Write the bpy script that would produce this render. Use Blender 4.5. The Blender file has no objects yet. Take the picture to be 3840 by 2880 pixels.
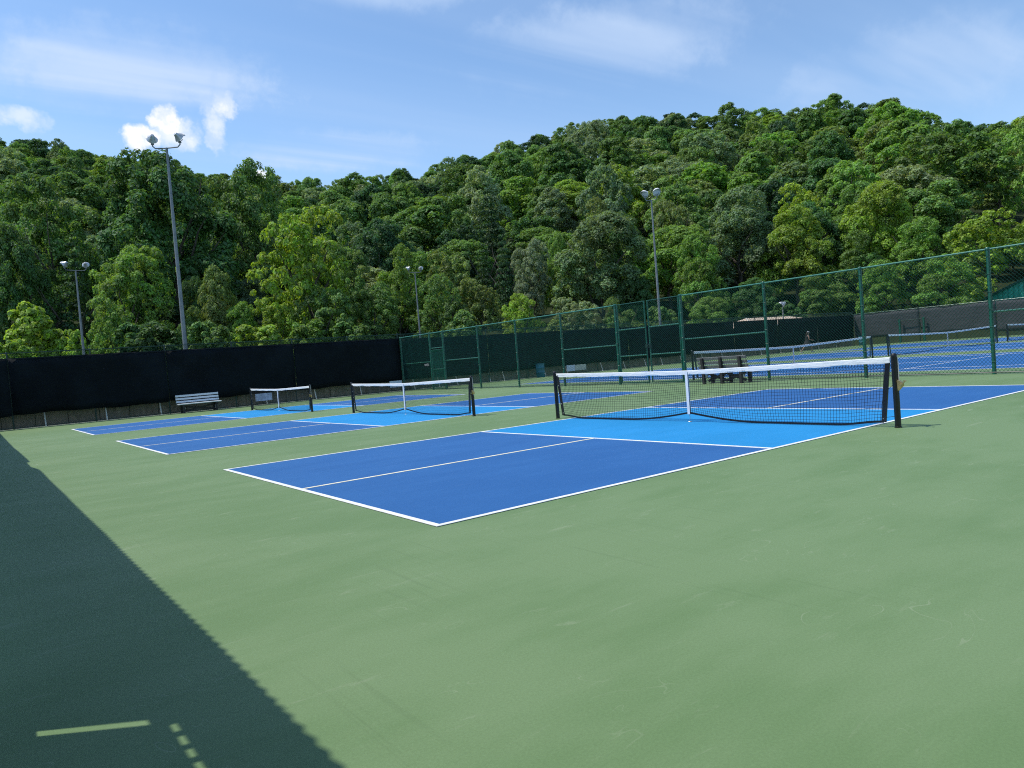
import bpy, math, random
import numpy as np
from mathutils import Vector, Matrix
R_ = math.radians
random.seed(7)
SC = bpy.context.scene
COL = SC.collection

# ------------------------------------------------------------------ camera
cam_d = bpy.data.cameras.new('camera'); cam = bpy.data.objects.new('camera', cam_d); COL.objects.link(cam)
SC.camera = cam
CAMP = Vector((-2.862665, -5.025839, 1.270955))
RIGHT = Vector((0.800640, -0.593881, -0.079253)); UP = Vector((0.083448, -0.020455, 0.996302)); FWD = Vector((0.593306, 0.804293, -0.033181))
m = Matrix((RIGHT, UP, -FWD)).transposed().to_4x4(); m.translation = CAMP
cam.matrix_world = m
cam_d.sensor_width = 36; cam_d.lens = 25.7656; cam_d.clip_start = 0.05; cam_d.clip_end = 6000

# ------------------------------------------------------------------ sun, exposure
SUN_TO = Vector((-0.41, 0.337, 1.0)).normalized()          # towards the sun
sun_d = bpy.data.lights.new('sun', 'SUN'); sun = bpy.data.objects.new('sun', sun_d); COL.objects.link(sun)
sun.rotation_euler = SUN_TO.to_track_quat('Z', 'Y').to_euler()
sun_d.energy = 2.3; sun_d.angle = R_(0.53); sun_d.color = (1.0, 0.95, 0.86)
SC.view_settings.view_transform = 'Standard'; SC.view_settings.look = 'None'
SC.view_settings.exposure = 0.85; SC.view_settings.gamma = 1.0
SC.render.engine = 'CYCLES'
SC.cycles.max_bounces = 4; SC.cycles.diffuse_bounces = 2; SC.cycles.glossy_bounces = 2; SC.cycles.transmission_bounces = 2; SC.cycles.transparent_max_bounces = 6
SC.cycles.use_denoising = False; SC.cycles.adaptive_threshold = 0.015; SC.cycles.filter_width = 1.1

# ------------------------------------------------------------------ node helper
class NT:
    def __init__(s, tree): s.t = tree; s.n = tree.nodes; s.l = tree.links
    def node(s, typ, **kw):
        n = s.n.new(typ)
        for k, v in kw.items():
            if k.startswith('_'): setattr(n, k[1:], v)
        return n
    def put(s, sock, v):
        if v is None: return
        if hasattr(v, 'is_linked') or isinstance(v, bpy.types.NodeSocket): s.l.new(v, sock)
        else:
            if hasattr(sock.default_value, '__len__'):
                v = (v, v, v) if not hasattr(v, '__len__') else v
                n = len(sock.default_value); v = tuple(v) + (1.0,) * (n - len(v)) if len(v) < n else tuple(v)[:n]
            sock.default_value = v
    def math(s, op, a, b=None, c=None, clamp=False):
        n = s.n.new('ShaderNodeMath'); n.operation = op; n.use_clamp = clamp
        s.put(n.inputs[0], a); s.put(n.inputs[1], b); s.put(n.inputs[2], c); return n.outputs[0]
    def vmath(s, op, a, b=None, out=0):
        n = s.n.new('ShaderNodeVectorMath'); n.operation = op
        s.put(n.inputs[0], a); s.put(n.inputs[1], b); return n.outputs[out]
    def mix(s, f, a, b, mode='MIX'):
        n = s.n.new('ShaderNodeMix'); n.data_type = 'RGBA'; n.blend_type = mode
        s.put(n.inputs[0], f); s.put(n.inputs[6], a); s.put(n.inputs[7], b); return n.outputs[2]
    def noise(s, vec, scale, detail=3, rough=0.55, dist=0.0, col=False):
        n = s.n.new('ShaderNodeTexNoise'); s.put(n.inputs['Vector'], vec)
        n.inputs['Scale'].default_value = scale; n.inputs['Detail'].default_value = detail
        n.inputs['Roughness'].default_value = rough; n.inputs['Distortion'].default_value = dist
        return n.outputs[1 if col else 0]
    def ramp(s, f, lo, hi, a=0.0, b=1.0):
        n = s.n.new('ShaderNodeMapRange'); n.interpolation_type = 'SMOOTHSTEP'
        s.put(n.inputs[0], f); s.put(n.inputs[1], lo); s.put(n.inputs[2], hi); s.put(n.inputs[3], a); s.put(n.inputs[4], b); return n.outputs[0]
    def mapping(s, vec, scale=(1, 1, 1), rot=(0, 0, 0), loc=(0, 0, 0)):
        n = s.n.new('ShaderNodeMapping'); s.put(n.inputs[0], vec)
        n.inputs['Scale'].default_value = scale; n.inputs['Rotation'].default_value = rot; n.inputs['Location'].default_value = loc
        return n.outputs[0]
    def bump(s, h, strength=0.3, dist=0.01):
        n = s.n.new('ShaderNodeBump'); s.put(n.inputs['Height'], h)
        n.inputs['Strength'].default_value = strength; n.inputs['Distance'].default_value = dist; return n.outputs[0]

# ------------------------------------------------------------------ world: sky with cirrus and a few cumulus
W = bpy.data.worlds.new('World'); SC.world = W; W.use_nodes = True
W.cycles.sampling_method = 'MANUAL'; W.cycles.sample_map_resolution = 256
w = NT(W.node_tree); w.n.clear()
sky = w.n.new('ShaderNodeTexSky'); sky.sky_type = 'NISHITA'; sky.sun_disc = False
sky.sun_elevation = math.asin(SUN_TO.z); sky.sun_rotation = math.atan2(SUN_TO.x, SUN_TO.y) % (2 * math.pi)
sky.altitude = 300; sky.air_density = 1.0; sky.dust_density = 0.4; sky.ozone_density = 2.2
tc = w.n.new('ShaderNodeTexCoord'); DIR = tc.outputs['Generated']
sep = w.n.new('ShaderNodeSeparateXYZ'); w.l.new(DIR, sep.inputs[0])
az = w.math('MULTIPLY', w.math('ARCTAN2', sep.outputs[1], sep.outputs[0]), 57.29578)
el = w.math('MULTIPLY', w.math('ARCSINE', sep.outputs[2]), 57.29578)
warp = w.noise(DIR, 34, 4, 0.64, 0.0, True)
wsep = w.n.new('ShaderNodeSeparateXYZ'); w.l.new(warp, wsep.inputs[0]); wa = w.math('SUBTRACT', wsep.outputs[0], 0.5); wb = w.math('SUBTRACT', wsep.outputs[1], 0.5)
def blob(a0, e0, ra, re, wob, lo=1.0, hi=0.55):            # soft patch round a direction, its outline frayed by noise
    da = w.math('MULTIPLY_ADD', az, 1 / ra, -a0 / ra); de = w.math('MULTIPLY_ADD', el, 1 / re, -e0 / re)
    if wob: da = w.math('MULTIPLY_ADD', wa, wob, da); de = w.math('MULTIPLY_ADD', wb, wob, de)
    return w.ramp(w.math('MULTIPLY_ADD', da, da, w.math('MULTIPLY', de, de)), lo * lo, hi * hi)
def addall(lst):
    o = lst[0]
    for x in lst[1:]: o = w.math('MAXIMUM', o, x)
    return o
# thin high cloud: streaks projected on a plane high above, thicker in some fields than in others
zc = w.math('MAXIMUM', sep.outputs[2], 0.06)
cmb = w.n.new('ShaderNodeCombineXYZ'); w.put(cmb.inputs[0], w.math('DIVIDE', sep.outputs[0], zc)); w.put(cmb.inputs[1], w.math('DIVIDE', sep.outputs[1], zc))
streak = w.noise(w.mapping(cmb.outputs[0], (0.22, 1.9, 1), (0, 0, R_(-28))), 1.1, 4, 0.55, 0.35)
spots = addall([blob(79, 21.0, 10, 3.4, 1.0, 1.1, 0.0), w.math('MULTIPLY', blob(45, 22.0, 12, 3.4, 0.8, 1.1, 0.0), 0.75), w.math('MULTIPLY', blob(61, 27.0, 9, 1.8, 0.8, 1.1, 0.0), 0.8),
                w.math('MULTIPLY', blob(66, 16.4, 8, 1.6, 1.0, 1.1, 0.0), 0.8), w.math('MULTIPLY', blob(24, 16.5, 9, 3.6, 0.8, 1.1, 0.0), 0.6)])
spots = w.math('MULTIPLY', w.math('MULTIPLY_ADD', spots, 1.0, 0.16), w.ramp(streak, 0.27, 0.78))
low = w.math('MULTIPLY', w.ramp(el, 24.0, 12.0), 0.08)
thin = w.math('MINIMUM', w.math('ADD', spots, low), 0.85)
cum = addall([blob(77.1, 18.35, 1.25, 1.3, 1.7, 1.0, 0.55), blob(78.8, 16.95, 1.5, 1.0, 1.4, 1.0, 0.5), w.math('MULTIPLY', blob(76.6, 17.2, 1.8, 1.4, 1.6, 1.1, 0.1), 0.75), w.math('MULTIPLY', blob(73.1, 19.15, 1.0, 0.95, 2.4, 1.15, 0.1), 0.85),
              w.math('MULTIPLY', blob(74.1, 17.8, 0.75, 1.8, 2.6, 1.15, 0.0), 0.6), w.math('MULTIPLY', blob(85.9, 17.7, 1.6, 0.8, 2.2, 1.2, 0.0), 0.5), w.math('MULTIPLY', blob(71.0, 14.7, 0.7, 0.45, 1.2), 0.9)])
mul = w.n.new('ShaderNodeMix'); mul.data_type = 'RGBA'; mul.blend_type = 'MULTIPLY'; mul.inputs[0].default_value = 1
w.l.new(sky.outputs[0], mul.inputs[6]); mul.inputs[7].default_value = (0.90, 1.0, 1.04, 1)
c1 = w.mix(thin, mul.outputs[2], (3.3, 4.1, 5.4))
c2 = w.mix(cum, c1, w.mix(w.ramp(wsep.outputs[2], 0.36, 0.62), (3.9, 4.5, 5.4), (5.8, 5.8, 5.9)))
bg = w.n.new('ShaderNodeBackground'); w.l.new(c2, bg.inputs[0]); bg.inputs[1].default_value = 0.105
wo = w.n.new('ShaderNodeOutputWorld'); w.l.new(bg.outputs[0], wo.inputs[0])

# ------------------------------------------------------------------ materials
MATS = {}
def mat(name, color=(0.5, 0.5, 0.5), rough=0.6, metal=0.0, spec=0.5, var=0.0, vscale=6.0, bumps=0.0, bscale=40.0, coat=0.0, fn=None):
    m = bpy.data.materials.new(name); m.use_nodes = True; t = NT(m.node_tree)
    b = m.node_tree.nodes['Principled BSDF']
    b.inputs['Base Color'].default_value = (*color, 1); b.inputs['Roughness'].default_value = rough
    b.inputs['Metallic'].default_value = metal; b.inputs['Specular IOR Level'].default_value = spec; b.inputs['Coat Weight'].default_value = coat
    co = t.n.new('ShaderNodeTexCoord').outputs['Object']
    if var:
        nz = t.noise(co, vscale, 5, 0.62)
        a = tuple(c * (1 - var) for c in color); c2 = tuple(min(1, c * (1 + var)) for c in color)
        t.l.new(t.mix(t.ramp(nz, 0.3, 0.7), a, c2), b.inputs['Base Color'])
    if bumps:
        t.l.new(t.bump(t.noise(co, bscale, 3), bumps, 0.01), b.inputs['Normal'])
    if fn: fn(t, b, co)
    MATS[name] = m; return m

def court_fn(c_lo, c_hi, c_stain, scuff=0.5, streaky=True):
    def fn(t, b, co):
        geo = t.n.new('ShaderNodeNewGeometry').outputs['Position']
        big = t.noise(geo, 0.22, 4, 0.6)
        mid = t.noise(t.mapping(geo, (0.9, 2.4, 1), (0, 0, R_(24))), 0.8, 5, 0.65)
        fine = t.noise(geo, 90, 2, 0.6)
        f = t.math('ADD', t.math('MULTIPLY', big, 0.55), t.math('MULTIPLY', mid, 0.45))
        col = t.mix(t.ramp(f, 0.40, 0.60), c_lo, c_hi)
        # pale rubbed patches and scuffs, each with its own outline
        sc = t.noise(t.mapping(geo, (1.0, 4.2, 1), (0, 0, R_(38))), 1.5, 6, 0.68, 0.4)
        sc2 = t.noise(t.mapping(geo, (0.6, 6.0, 1), (0, 0, R_(-50))), 2.3, 5, 0.7, 0.8)
        col = t.mix(t.math('MULTIPLY', t.ramp(sc, 0.60, 0.78), scuff), col, c_stain)
        col = t.mix(t.math('MULTIPLY', t.ramp(sc2, 0.63, 0.80), scuff * 0.7), col, c_stain)
        sp = t.n.new('ShaderNodeTexVoronoi'); t.put(sp.inputs['Vector'], geo); sp.inputs['Scale'].default_value = 0.8
        spk = t.math('LESS_THAN', sp.outputs['Distance'], 0.016)
        col = t.mix(t.math('MULTIPLY', spk, 0.6), col, (0.55, 0.6, 0.5))
        hl = t.noise(t.mapping(geo, (1.0, 2.0, 1), (0, 0, R_(60))), 1.3, 2, 0.5, 1.5); hm = t.ramp(t.noise(geo, 1.1, 2), 0.54, 0.62)
        hair = t.math('MULTIPLY', t.math('LESS_THAN', t.math('ABSOLUTE', t.math('SUBTRACT', hl, 0.5)), 0.0035), hm)
        col = t.mix(t.math('MULTIPLY', hair, scuff * 0.55), col, c_stain)
        sq = t.noise(t.mapping(geo, (26, 0.5, 1), (0, 0, R_(-27))), 1.0, 3, 0.6)
        sq_m = t.ramp(t.noise(geo, 0.35, 2), 0.45, 0.60)
        col = t.mix(t.math('MULTIPLY', t.math('MULTIPLY', t.ramp(sq, 0.56, 0.72), sq_m), 0.16), col, tuple(c * 0.55 for c in c_lo))
        gr = t.ramp(fine, 0.25, 0.75, 0.93, 1.06)
        v = t.n.new('ShaderNodeMix'); v.data_type = 'RGBA'; v.blend_type = 'MULTIPLY'; v.inputs[0].default_value = 1
        t.l.new(col, v.inputs[6]); cc = t.n.new('ShaderNodeCombineColor'); [t.put(cc.inputs[i], gr) for i in range(3)]; t.l.new(cc.outputs[0], v.inputs[7])
        t.l.new(v.outputs[2], b.inputs['Base Color'])
        t.l.new(t.bump(fine, 0.06, 0.003), b.inputs['Normal'])
    return fn
G = lambda *c: c
mat('court_green', rough=0.66, spec=0.30, fn=court_fn((0.122, 0.204, 0.082), (0.152, 0.234, 0.106), (0.25, 0.31, 0.19), 0.75))
mat('court_blue', rough=0.7, spec=0.2, fn=court_fn((0.022, 0.108, 0.305), (0.028, 0.124, 0.335), (0.075, 0.18, 0.40), 0.45))
mat('court_light_blue', rough=0.7, spec=0.2, fn=court_fn((0.015, 0.225, 0.50), (0.019, 0.250, 0.56), (0.07, 0.31, 0.61), 0.22))
mat('line_white', (0.76, 0.77, 0.76), 0.6, var=0.14, vscale=9)
mat('line_cream', (0.76, 0.72, 0.55), 0.6, var=0.14, vscale=9)
mat('fence_green', (0.004, 0.085, 0.052), 0.36, spec=0.6, var=0.2, vscale=9)
mat('fence_rail_sunlit', (0.05, 0.21, 0.145), 0.3, spec=0.6, var=0.15, vscale=9)  # paler than the posts: the rails' sun highlight is put into the base colour
mat('fence_wire', (0.003, 0.060, 0.038), 0.45, spec=0.4)
mat('fence_dark', (0.006, 0.030, 0.022), 0.4, spec=0.5)
def cloth_fn(alpha, weave=0.5):
    def fn(t, b, co):
        tr = t.n.new('ShaderNodeBsdfTransparent'); mx = t.n.new('ShaderNodeMixShader'); out = [n for n in t.n if n.type == 'OUTPUT_MATERIAL'][0]
        t.put(mx.inputs[0], alpha); t.l.new(tr.outputs[0], mx.inputs[1]); t.l.new(b.outputs[0], mx.inputs[2]); t.l.new(mx.outputs[0], out.inputs[0])
        t.l.new(t.bump(t.noise(t.mapping(co, (0.7, 0.7, 2.2)), 1.6, 4, 0.6), 0.5, 0.08), b.inputs['Normal'])
    return fn
mat('screen_dark', (0.0050, 0.0080, 0.0105), 0.8, spec=0.15, var=0.35, vscale=0.7, fn=cloth_fn(0.96))
mat('screen_grey', (0.050, 0.055, 0.060), 0.8, spec=0.25, fn=cloth_fn(0.96))  # windscreen cloth on the sun-facing side, its sunlit grey put into the base colour
mat('screen_solid', (0.005, 0.009, 0.012), 0.75, spec=0.25, var=0.2)
def wall_fn(t, b, co):
    geo = t.n.new('ShaderNodeNewGeometry').outputs['Position']
    st = t.noise(t.mapping(geo, (5, 5, 0.7)), 1.2, 5, 0.65); bg_ = t.noise(geo, 0.7, 3)
    col = t.mix(t.ramp(st, 0.35, 0.7), (0.13, 0.105, 0.080), (0.24, 0.205, 0.160)); col = t.mix(t.ramp(bg_, 0.4, 0.7), col, (0.165, 0.145, 0.120))
    t.l.new(col, b.inputs['Base Color']); t.l.new(t.bump(t.noise(geo, 22, 4), 0.3, 0.01), b.inputs['Normal'])
mat('wall_concrete', rough=0.9, fn=wall_fn)
mat('galvanised', (0.42, 0.43, 0.43), 0.42, 0.55, var=0.12, vscale=3)
mat('pole_grey', (0.22, 0.23, 0.23), 0.5, 0.35, var=0.18, vscale=2)
mat('lamp_shell', (0.52, 0.53, 0.53), 0.35, 0.5, var=0.1)
mat('lamp_glass', (0.62, 0.66, 0.70), 0.12, 0.0, spec=0.8)
mat('white_paint', (0.72, 0.73, 0.72), 0.5, var=0.08)
mat('net_black', (0.008, 0.009, 0.010), 0.7, spec=0.3)
mat('post_black', (0.005, 0.006, 0.006), 0.4, spec=0.5, var=0.2)
mat('vinyl_black', (0.010, 0.010, 0.012), 0.28, spec=0.55, bumps=0.5, bscale=14)
def tape_fn(t, b, co):
    wv = t.noise(t.mapping(co, (6, 3, 40)), 1.0, 4, 0.6)
    t.l.new(t.bump(wv, 0.6, 0.012), b.inputs['Normal'])
    d = t.noise(t.mapping(co, (5, 2.2, 30)), 1.0, 4, 0.6)
    t.l.new(t.mix(t.ramp(d, 0.58, 0.75), (0.80, 0.80, 0.79), (0.52, 0.53, 0.53)), b.inputs['Base Color'])
mat('tape_white', rough=0.5, fn=tape_fn)
mat('strap_white', (0.76, 0.77, 0.80), 0.6, var=0.06)
mat('brass', (0.62, 0.42, 0.16), 0.35, 0.85, var=0.15)
mat('cord', (0.55, 0.54, 0.50), 0.7)
def plank_fn(t, b, co):
    g = t.noise(t.mapping(co, (1.2, 26, 26)), 1.0, 4, 0.6)
    t.l.new(t.mix(t.ramp(g, 0.3, 0.7), (0.55, 0.57, 0.59), (0.74, 0.76, 0.78)), b.inputs['Base Color'])
mat('plank_grey', rough=0.75, fn=plank_fn)
def plank2_fn(t, b, co):
    g = t.noise(t.mapping(co, (26, 1.2, 26)), 1.0, 4, 0.6)
    t.l.new(t.mix(t.ramp(g, 0.3, 0.7), (0.085, 0.086, 0.086), (0.18, 0.18, 0.18)), b.inputs['Base Color'])
mat('plank_weathered', rough=0.8, fn=plank2_fn)
mat('bench_dark', (0.022, 0.020, 0.020), 0.7, var=0.3, vscale=8)
mat('barrel_blue', (0.030, 0.15, 0.20), 0.5, var=0.2, vscale=3)
mat('roof_tan', (0.60, 0.46, 0.35), 0.8, var=0.25, vscale=2.5)
mat('roof_green', (0.006, 0.085, 0.060), 0.5, var=0.1)
mat('siding_green', (0.028, 0.400, 0.285), 0.5, var=0.08, vscale=1)
mat('wood_brown', (0.16, 0.10, 0.06), 0.8, var=0.25)
def paper_fn(t, b, co):
    n = t.noise(t.mapping(co, (14, 1, 30)), 1.0, 4, 0.6, 1.2)
    m1 = t.math('LESS_THAN', t.math('ABSOLUTE', t.math('SUBTRACT', n, 0.5)), 0.018)
    t.l.new(t.mix(t.math('MULTIPLY', m1, 0.55), (0.72, 0.73, 0.78), (0.20, 0.24, 0.42)), b.inputs['Base Color'])
mat('paper_white', rough=0.8, fn=paper_fn)
mat('board_cream', (0.60, 0.56, 0.46), 0.8, var=0.08)
mat('banner_blue', (0.56, 0.59, 0.74), 0.7, var=0.25, vscale=4)
mat('skin', (0.28, 0.16, 0.11), 0.55); mat('fabric_black', (0.012, 0.012, 0.014), 0.85); mat('cap_grey', (0.25, 0.26, 0.27), 0.8)
mat('hair_brown', (0.035, 0.02, 0.012), 0.6); mat('shoe', (0.45, 0.44, 0.42), 0.7); mat('racket_frame', (0.06, 0.06, 0.07), 0.3)
def bark_fn(t, b, co):
    n = t.noise(t.mapping(co, (5, 5, 1.0)), 1.6, 5, 0.7)
    t.l.new(t.mix(t.ramp(n, 0.35, 0.7), (0.045, 0.036, 0.028), (0.15, 0.13, 0.105)), b.inputs['Base Color']); t.l.new(t.bump(n, 0.6, 0.05), b.inputs['Normal'])
mat('bark', rough=0.9, fn=bark_fn)
def earth_fn(t, b, co):
    geo = t.n.new('ShaderNodeNewGeometry').outputs['Position']
    n = t.noise(geo, 0.12, 5, 0.65); f = t.noise(geo, 2.5, 4, 0.65)
    col = t.mix(t.ramp(n, 0.35, 0.65), (0.016, 0.028, 0.009), (0.030, 0.044, 0.014)); col = t.mix(t.ramp(f, 0.5, 0.8), col, (0.040, 0.032, 0.018))
    t.l.new(col, b.inputs['Base Color'])
mat('earth', rough=0.95, spec=0.2, fn=earth_fn)
# leaves: the tree's own colour, varied from leaf to leaf and from bough to bough, partly letting light through
lm = bpy.data.materials.new('leaf'); lm.use_nodes = True; t = NT(lm.node_tree); t.n.clear()
oi = t.n.new('ShaderNodeObjectInfo'); at = t.n.new('ShaderNodeAttribute'); at.attribute_name = 'tone'
gi = t.n.new('ShaderNodeNewGeometry')
hsv = t.n.new('ShaderNodeHueSaturation'); t.l.new(oi.outputs['Color'], hsv.inputs['Color'])
t.put(hsv.inputs['Hue'], t.math('MULTIPLY_ADD', at.outputs['Fac'], 0.03, 0.488))
t.put(hsv.inputs['Saturation'], t.ramp(gi.outputs['Random Per Island'], 0, 1, 0.85, 1.08))
t.put(hsv.inputs['Value'], t.math('MULTIPLY', t.ramp(gi.outputs['Random Per Island'], 0, 1, 0.72, 1.28), t.math('MULTIPLY_ADD', at.outputs['Fac'], 0.5, 0.75)))
df = t.n.new('ShaderNodeBsdfDiffuse'); t.l.new(hsv.outputs[0], df.inputs[0])
tl = t.n.new('ShaderNodeBsdfTranslucent'); t.l.new(t.mix(1.0, hsv.outputs[0], (1.25, 1.2, 0.5), 'MULTIPLY'), tl.inputs[0])
gl = t.n.new('ShaderNodeBsdfGlossy'); gl.inputs['Roughness'].default_value = 0.55; gl.inputs[0].default_value = (0.9, 0.95, 1, 1)
m1 = t.n.new('ShaderNodeMixShader'); m1.inputs[0].default_value = 0.42; t.l.new(df.outputs[0], m1.inputs[1]); t.l.new(tl.outputs[0], m1.inputs[2])
m2 = t.n.new('ShaderNodeMixShader'); m2.inputs[0].default_value = 0.018; t.l.new(m1.outputs[0], m2.inputs[1]); t.l.new(gl.outputs[0], m2.inputs[2])
mo = t.n.new('ShaderNodeOutputMaterial'); t.l.new(m2.outputs[0], mo.inputs[0]); MATS['leaf'] = lm

# ------------------------------------------------------------------ mesh helpers
class MB:
    def __init__(s): s.v = []; s.f = []; s.mi = []; s.cur = 0
    def add(s, vs, fs):
        o = len(s.v); s.v += [tuple(q) for q in vs]; s.f += [tuple(i + o for i in f) for f in fs]; s.mi += [s.cur] * len(fs); return s
    def box(s, x0, x1, y0, y1, z0, z1):
        return s.add([(x, y, z) for x in (x0, x1) for y in (y0, y1) for z in (z0, z1)], [(0, 1, 3, 2), (4, 6, 7, 5), (0, 4, 5, 1), (2, 3, 7, 6), (0, 2, 6, 4), (1, 5, 7, 3)])
    def bbox(s, x0, x1, y0, y1, z0, z1, b=0.006):           # box with chamfered edges along its long axis
        d = [x1 - x0, y1 - y0, z1 - z0]; k = d.index(max(d)); lo = (x0, y0, z0); hi = (x1, y1, z1); o = [i for i in range(3) if i != k]
        a, c = o; ring = [(lo[a] + b, lo[c]), (hi[a] - b, lo[c]), (hi[a], lo[c] + b), (hi[a], hi[c] - b), (hi[a] - b, hi[c]), (lo[a] + b, hi[c]), (lo[a], hi[c] - b), (lo[a], lo[c] + b)]
        vs = []
        for e in (lo[k], hi[k]):
            for p, q in ring:
                v = [0, 0, 0]; v[k] = e; v[a] = p; v[c] = q; vs.append(v)
        return s.add(vs, [(i, (i + 1) % 8, 8 + (i + 1) % 8, 8 + i) for i in range(8)] + [tuple(range(7, -1, -1)), tuple(range(8, 16))])
    def obox(s, p0, p1, wd, th, side=(0, 0, 1)):            # bar of rectangular section from p0 to p1
        p0, p1 = Vector(p0), Vector(p1); d = (p1 - p0).normalized(); sd = Vector(side); u = d.cross(sd)
        if u.length < 1e-4: u = d.cross(Vector((1, 0, 0)))
        u.normalize(); v = u.cross(d).normalized(); u *= th / 2; v *= wd / 2
        return s.add([p + a * u + b * v for p in (p0, p1) for a in (-1, 1) for b in (-1, 1)], [(0, 1, 3, 2), (4, 6, 7, 5), (0, 4, 5, 1), (2, 3, 7, 6), (0, 2, 6, 4), (1, 5, 7, 3)])
    def tube(s, pts, r, n=8, cap=True):
        pts = [Vector(p) for p in pts]; rs = r if hasattr(r, '__len__') else [r] * len(pts); rings = []; ref = None
        for i, p in enumerate(pts):
            d = (pts[min(i + 1, len(pts) - 1)] - pts[max(i - 1, 0)]).normalized()
            if ref is None:
                ref = d.cross(Vector((0, 0, 1)));
                if ref.length < 1e-3: ref = Vector((1, 0, 0))
            u = (ref - d * ref.dot(d)).normalized(); ref = u; v = d.cross(u)
            rings.append([p + (u * math.cos(2 * math.pi * k / n) + v * math.sin(2 * math.pi * k / n)) * rs[i] for k in range(n)])
        vs = [q for g in rings for q in g]; fs = []
        for i in range(len(pts) - 1):
            fs += [(i * n + k, i * n + (k + 1) % n, (i + 1) * n + (k + 1) % n, (i + 1) * n + k) for k in range(n)]
        if cap: fs += [tuple(range(n - 1, -1, -1)), tuple((len(pts) - 1) * n + k for k in range(n))]
        return s.add(vs, fs)
    def lathe(s, prof, n=20, o=(0, 0, 0), M=None):
        vs = []
        for r, z in prof:
            for k in range(n):
                q = Vector((r * math.cos(2 * math.pi * k / n), r * math.sin(2 * math.pi * k / n), z))
                if M is not None: q = M @ q
                vs.append(q + Vector(o))
        fs = []
        for i in range(len(prof) - 1): fs += [(i * n + k, i * n + (k + 1) % n, (i + 1) * n + (k + 1) % n, (i + 1) * n + k) for k in range(n)]
        return s.add(vs, fs)
    def build(s, name, mats, parent=None, smooth=False, loc=None):
        me = bpy.data.meshes.new(name); me.from_pydata(s.v, [], s.f)
        for k in (mats if isinstance(mats, (list, tuple)) else [mats]): me.materials.append(MATS[k])
        if any(s.mi): me.polygons.foreach_set('material_index', s.mi)
        if smooth: me.polygons.foreach_set('use_smooth', [True] * len(me.polygons)); 
        me.validate(); me.update()
        if smooth: me.set_sharp_from_angle(angle=R_(40))
        return link(name, me, parent, loc)
def link(name, me, parent=None, loc=None):
    o = bpy.data.objects.new(name, me); COL.objects.link(o)
    if parent: o.parent = parent
    if loc: o.location = loc
    return o
def tag(o, label=None, cat=None, group=None, kind=None):
    for k, v in (('label', label), ('category', cat), ('group', group), ('kind', kind)):
        if v: o[k] = v
    return o
def thing(name, label, cat, loc=(0, 0, 0), rz=0, group=None):
    o = bpy.data.objects.new(name, None); COL.objects.link(o); o.location = loc; o.rotation_euler = (0, 0, rz); o.empty_display_size = 0.2
    return tag(o, label, cat, group)
def copy_tree(o, parent=None):
    c = o.copy(); COL.objects.link(c); c.parent = parent
    for ch in list(o.children): copy_tree(ch, c)
    return c
def setting(name):
    o = bpy.data.objects.new(name, None); COL.objects.link(o); o['kind'] = 'structure'; return o

# ------------------------------------------------------------------ terrain
CX, CY = CAMP.x, CAMP.y
RID = [(-40, 300, .10), (0, 260, .16), (17.9, 250, .212), (20.6, 250, .232), (23.2, 250, .248), (25.9, 250, .269), (28.7, 250, .289), (31.8, 250, .290), (35, 250, .295), (41.6, 255, .315), (45.8, 255, .317),
       (50.5, 250, .298), (56, 245, .272), (61.4, 260, .262), (66.6, 330, .252), (69.9, 340, .254), (74.3, 330, .262), (81, 320, .283), (87, 320, .304), (95, 320, .31), (120, 320, .2), (150, 320, .08)]
def interp(a, k):
    if a <= RID[0][0]: return RID[0][k]
    for p, q in zip(RID, RID[1:]):
        if a <= q[0]: return p[k] + (q[k] - p[k]) * (a - p[0]) / (q[0] - p[0])
    return RID[-1][k]
def foot(a): return 84 + 8 * max(0, min(1, (a - 55) / 25))
def terrain(x, y):
    dx, dy = x - CX, y - CY; D = math.hypot(dx, dy); a = math.degrees(math.atan2(dy, dx))
    if D < 60: return -0.06
    side = max(0.0, min(1.0, (a + 75) / 60)) * max(0.0, min(1.0, (185 - a) / 60))
    Rr = interp(a, 1); H = (1.3 + interp(a, 2) * Rr - 13.6) * side; f = foot(a)
    t_ = (D - f) / (Rr - f)
    if t_ <= 0: return -0.06
    if t_ <= 1: h = H * (t_ ** 1.06)
    else: h = H * max(0.3, 1 - (t_ - 1) * 0.9)
    return h - 0.06 + 1.2 * math.sin(x * 0.045 + 1) * math.sin(y * 0.038) * min(1, t_ * 4)
g = MB(); rad = [0, 20, 40, 60, 72] + list(range(80, 400, 12)) + [430, 480, 560, 700, 1000, 1600, 2600]
NA = 180; g.v.append((CX, CY, -0.06))
for r in rad[1:]:
    for k in range(NA):
        a = 2 * math.pi * k / NA; x, y = CX + r * math.cos(a), CY + r * math.sin(a); g.v.append((x, y, terrain(x, y)))
g.f += [(0, 1 + k, 1 + (k + 1) % NA) for k in range(NA)]
for i in range(len(rad) - 2):
    o = 1 + i * NA; g.f += [(o + k, o + NA + k, o + NA + (k + 1) % NA, o + (k + 1) % NA) for k in range(NA)]
g.mi = [0] * len(g.f)
tag(g.build('hill_terrain', 'earth', smooth=True), kind='structure')

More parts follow.
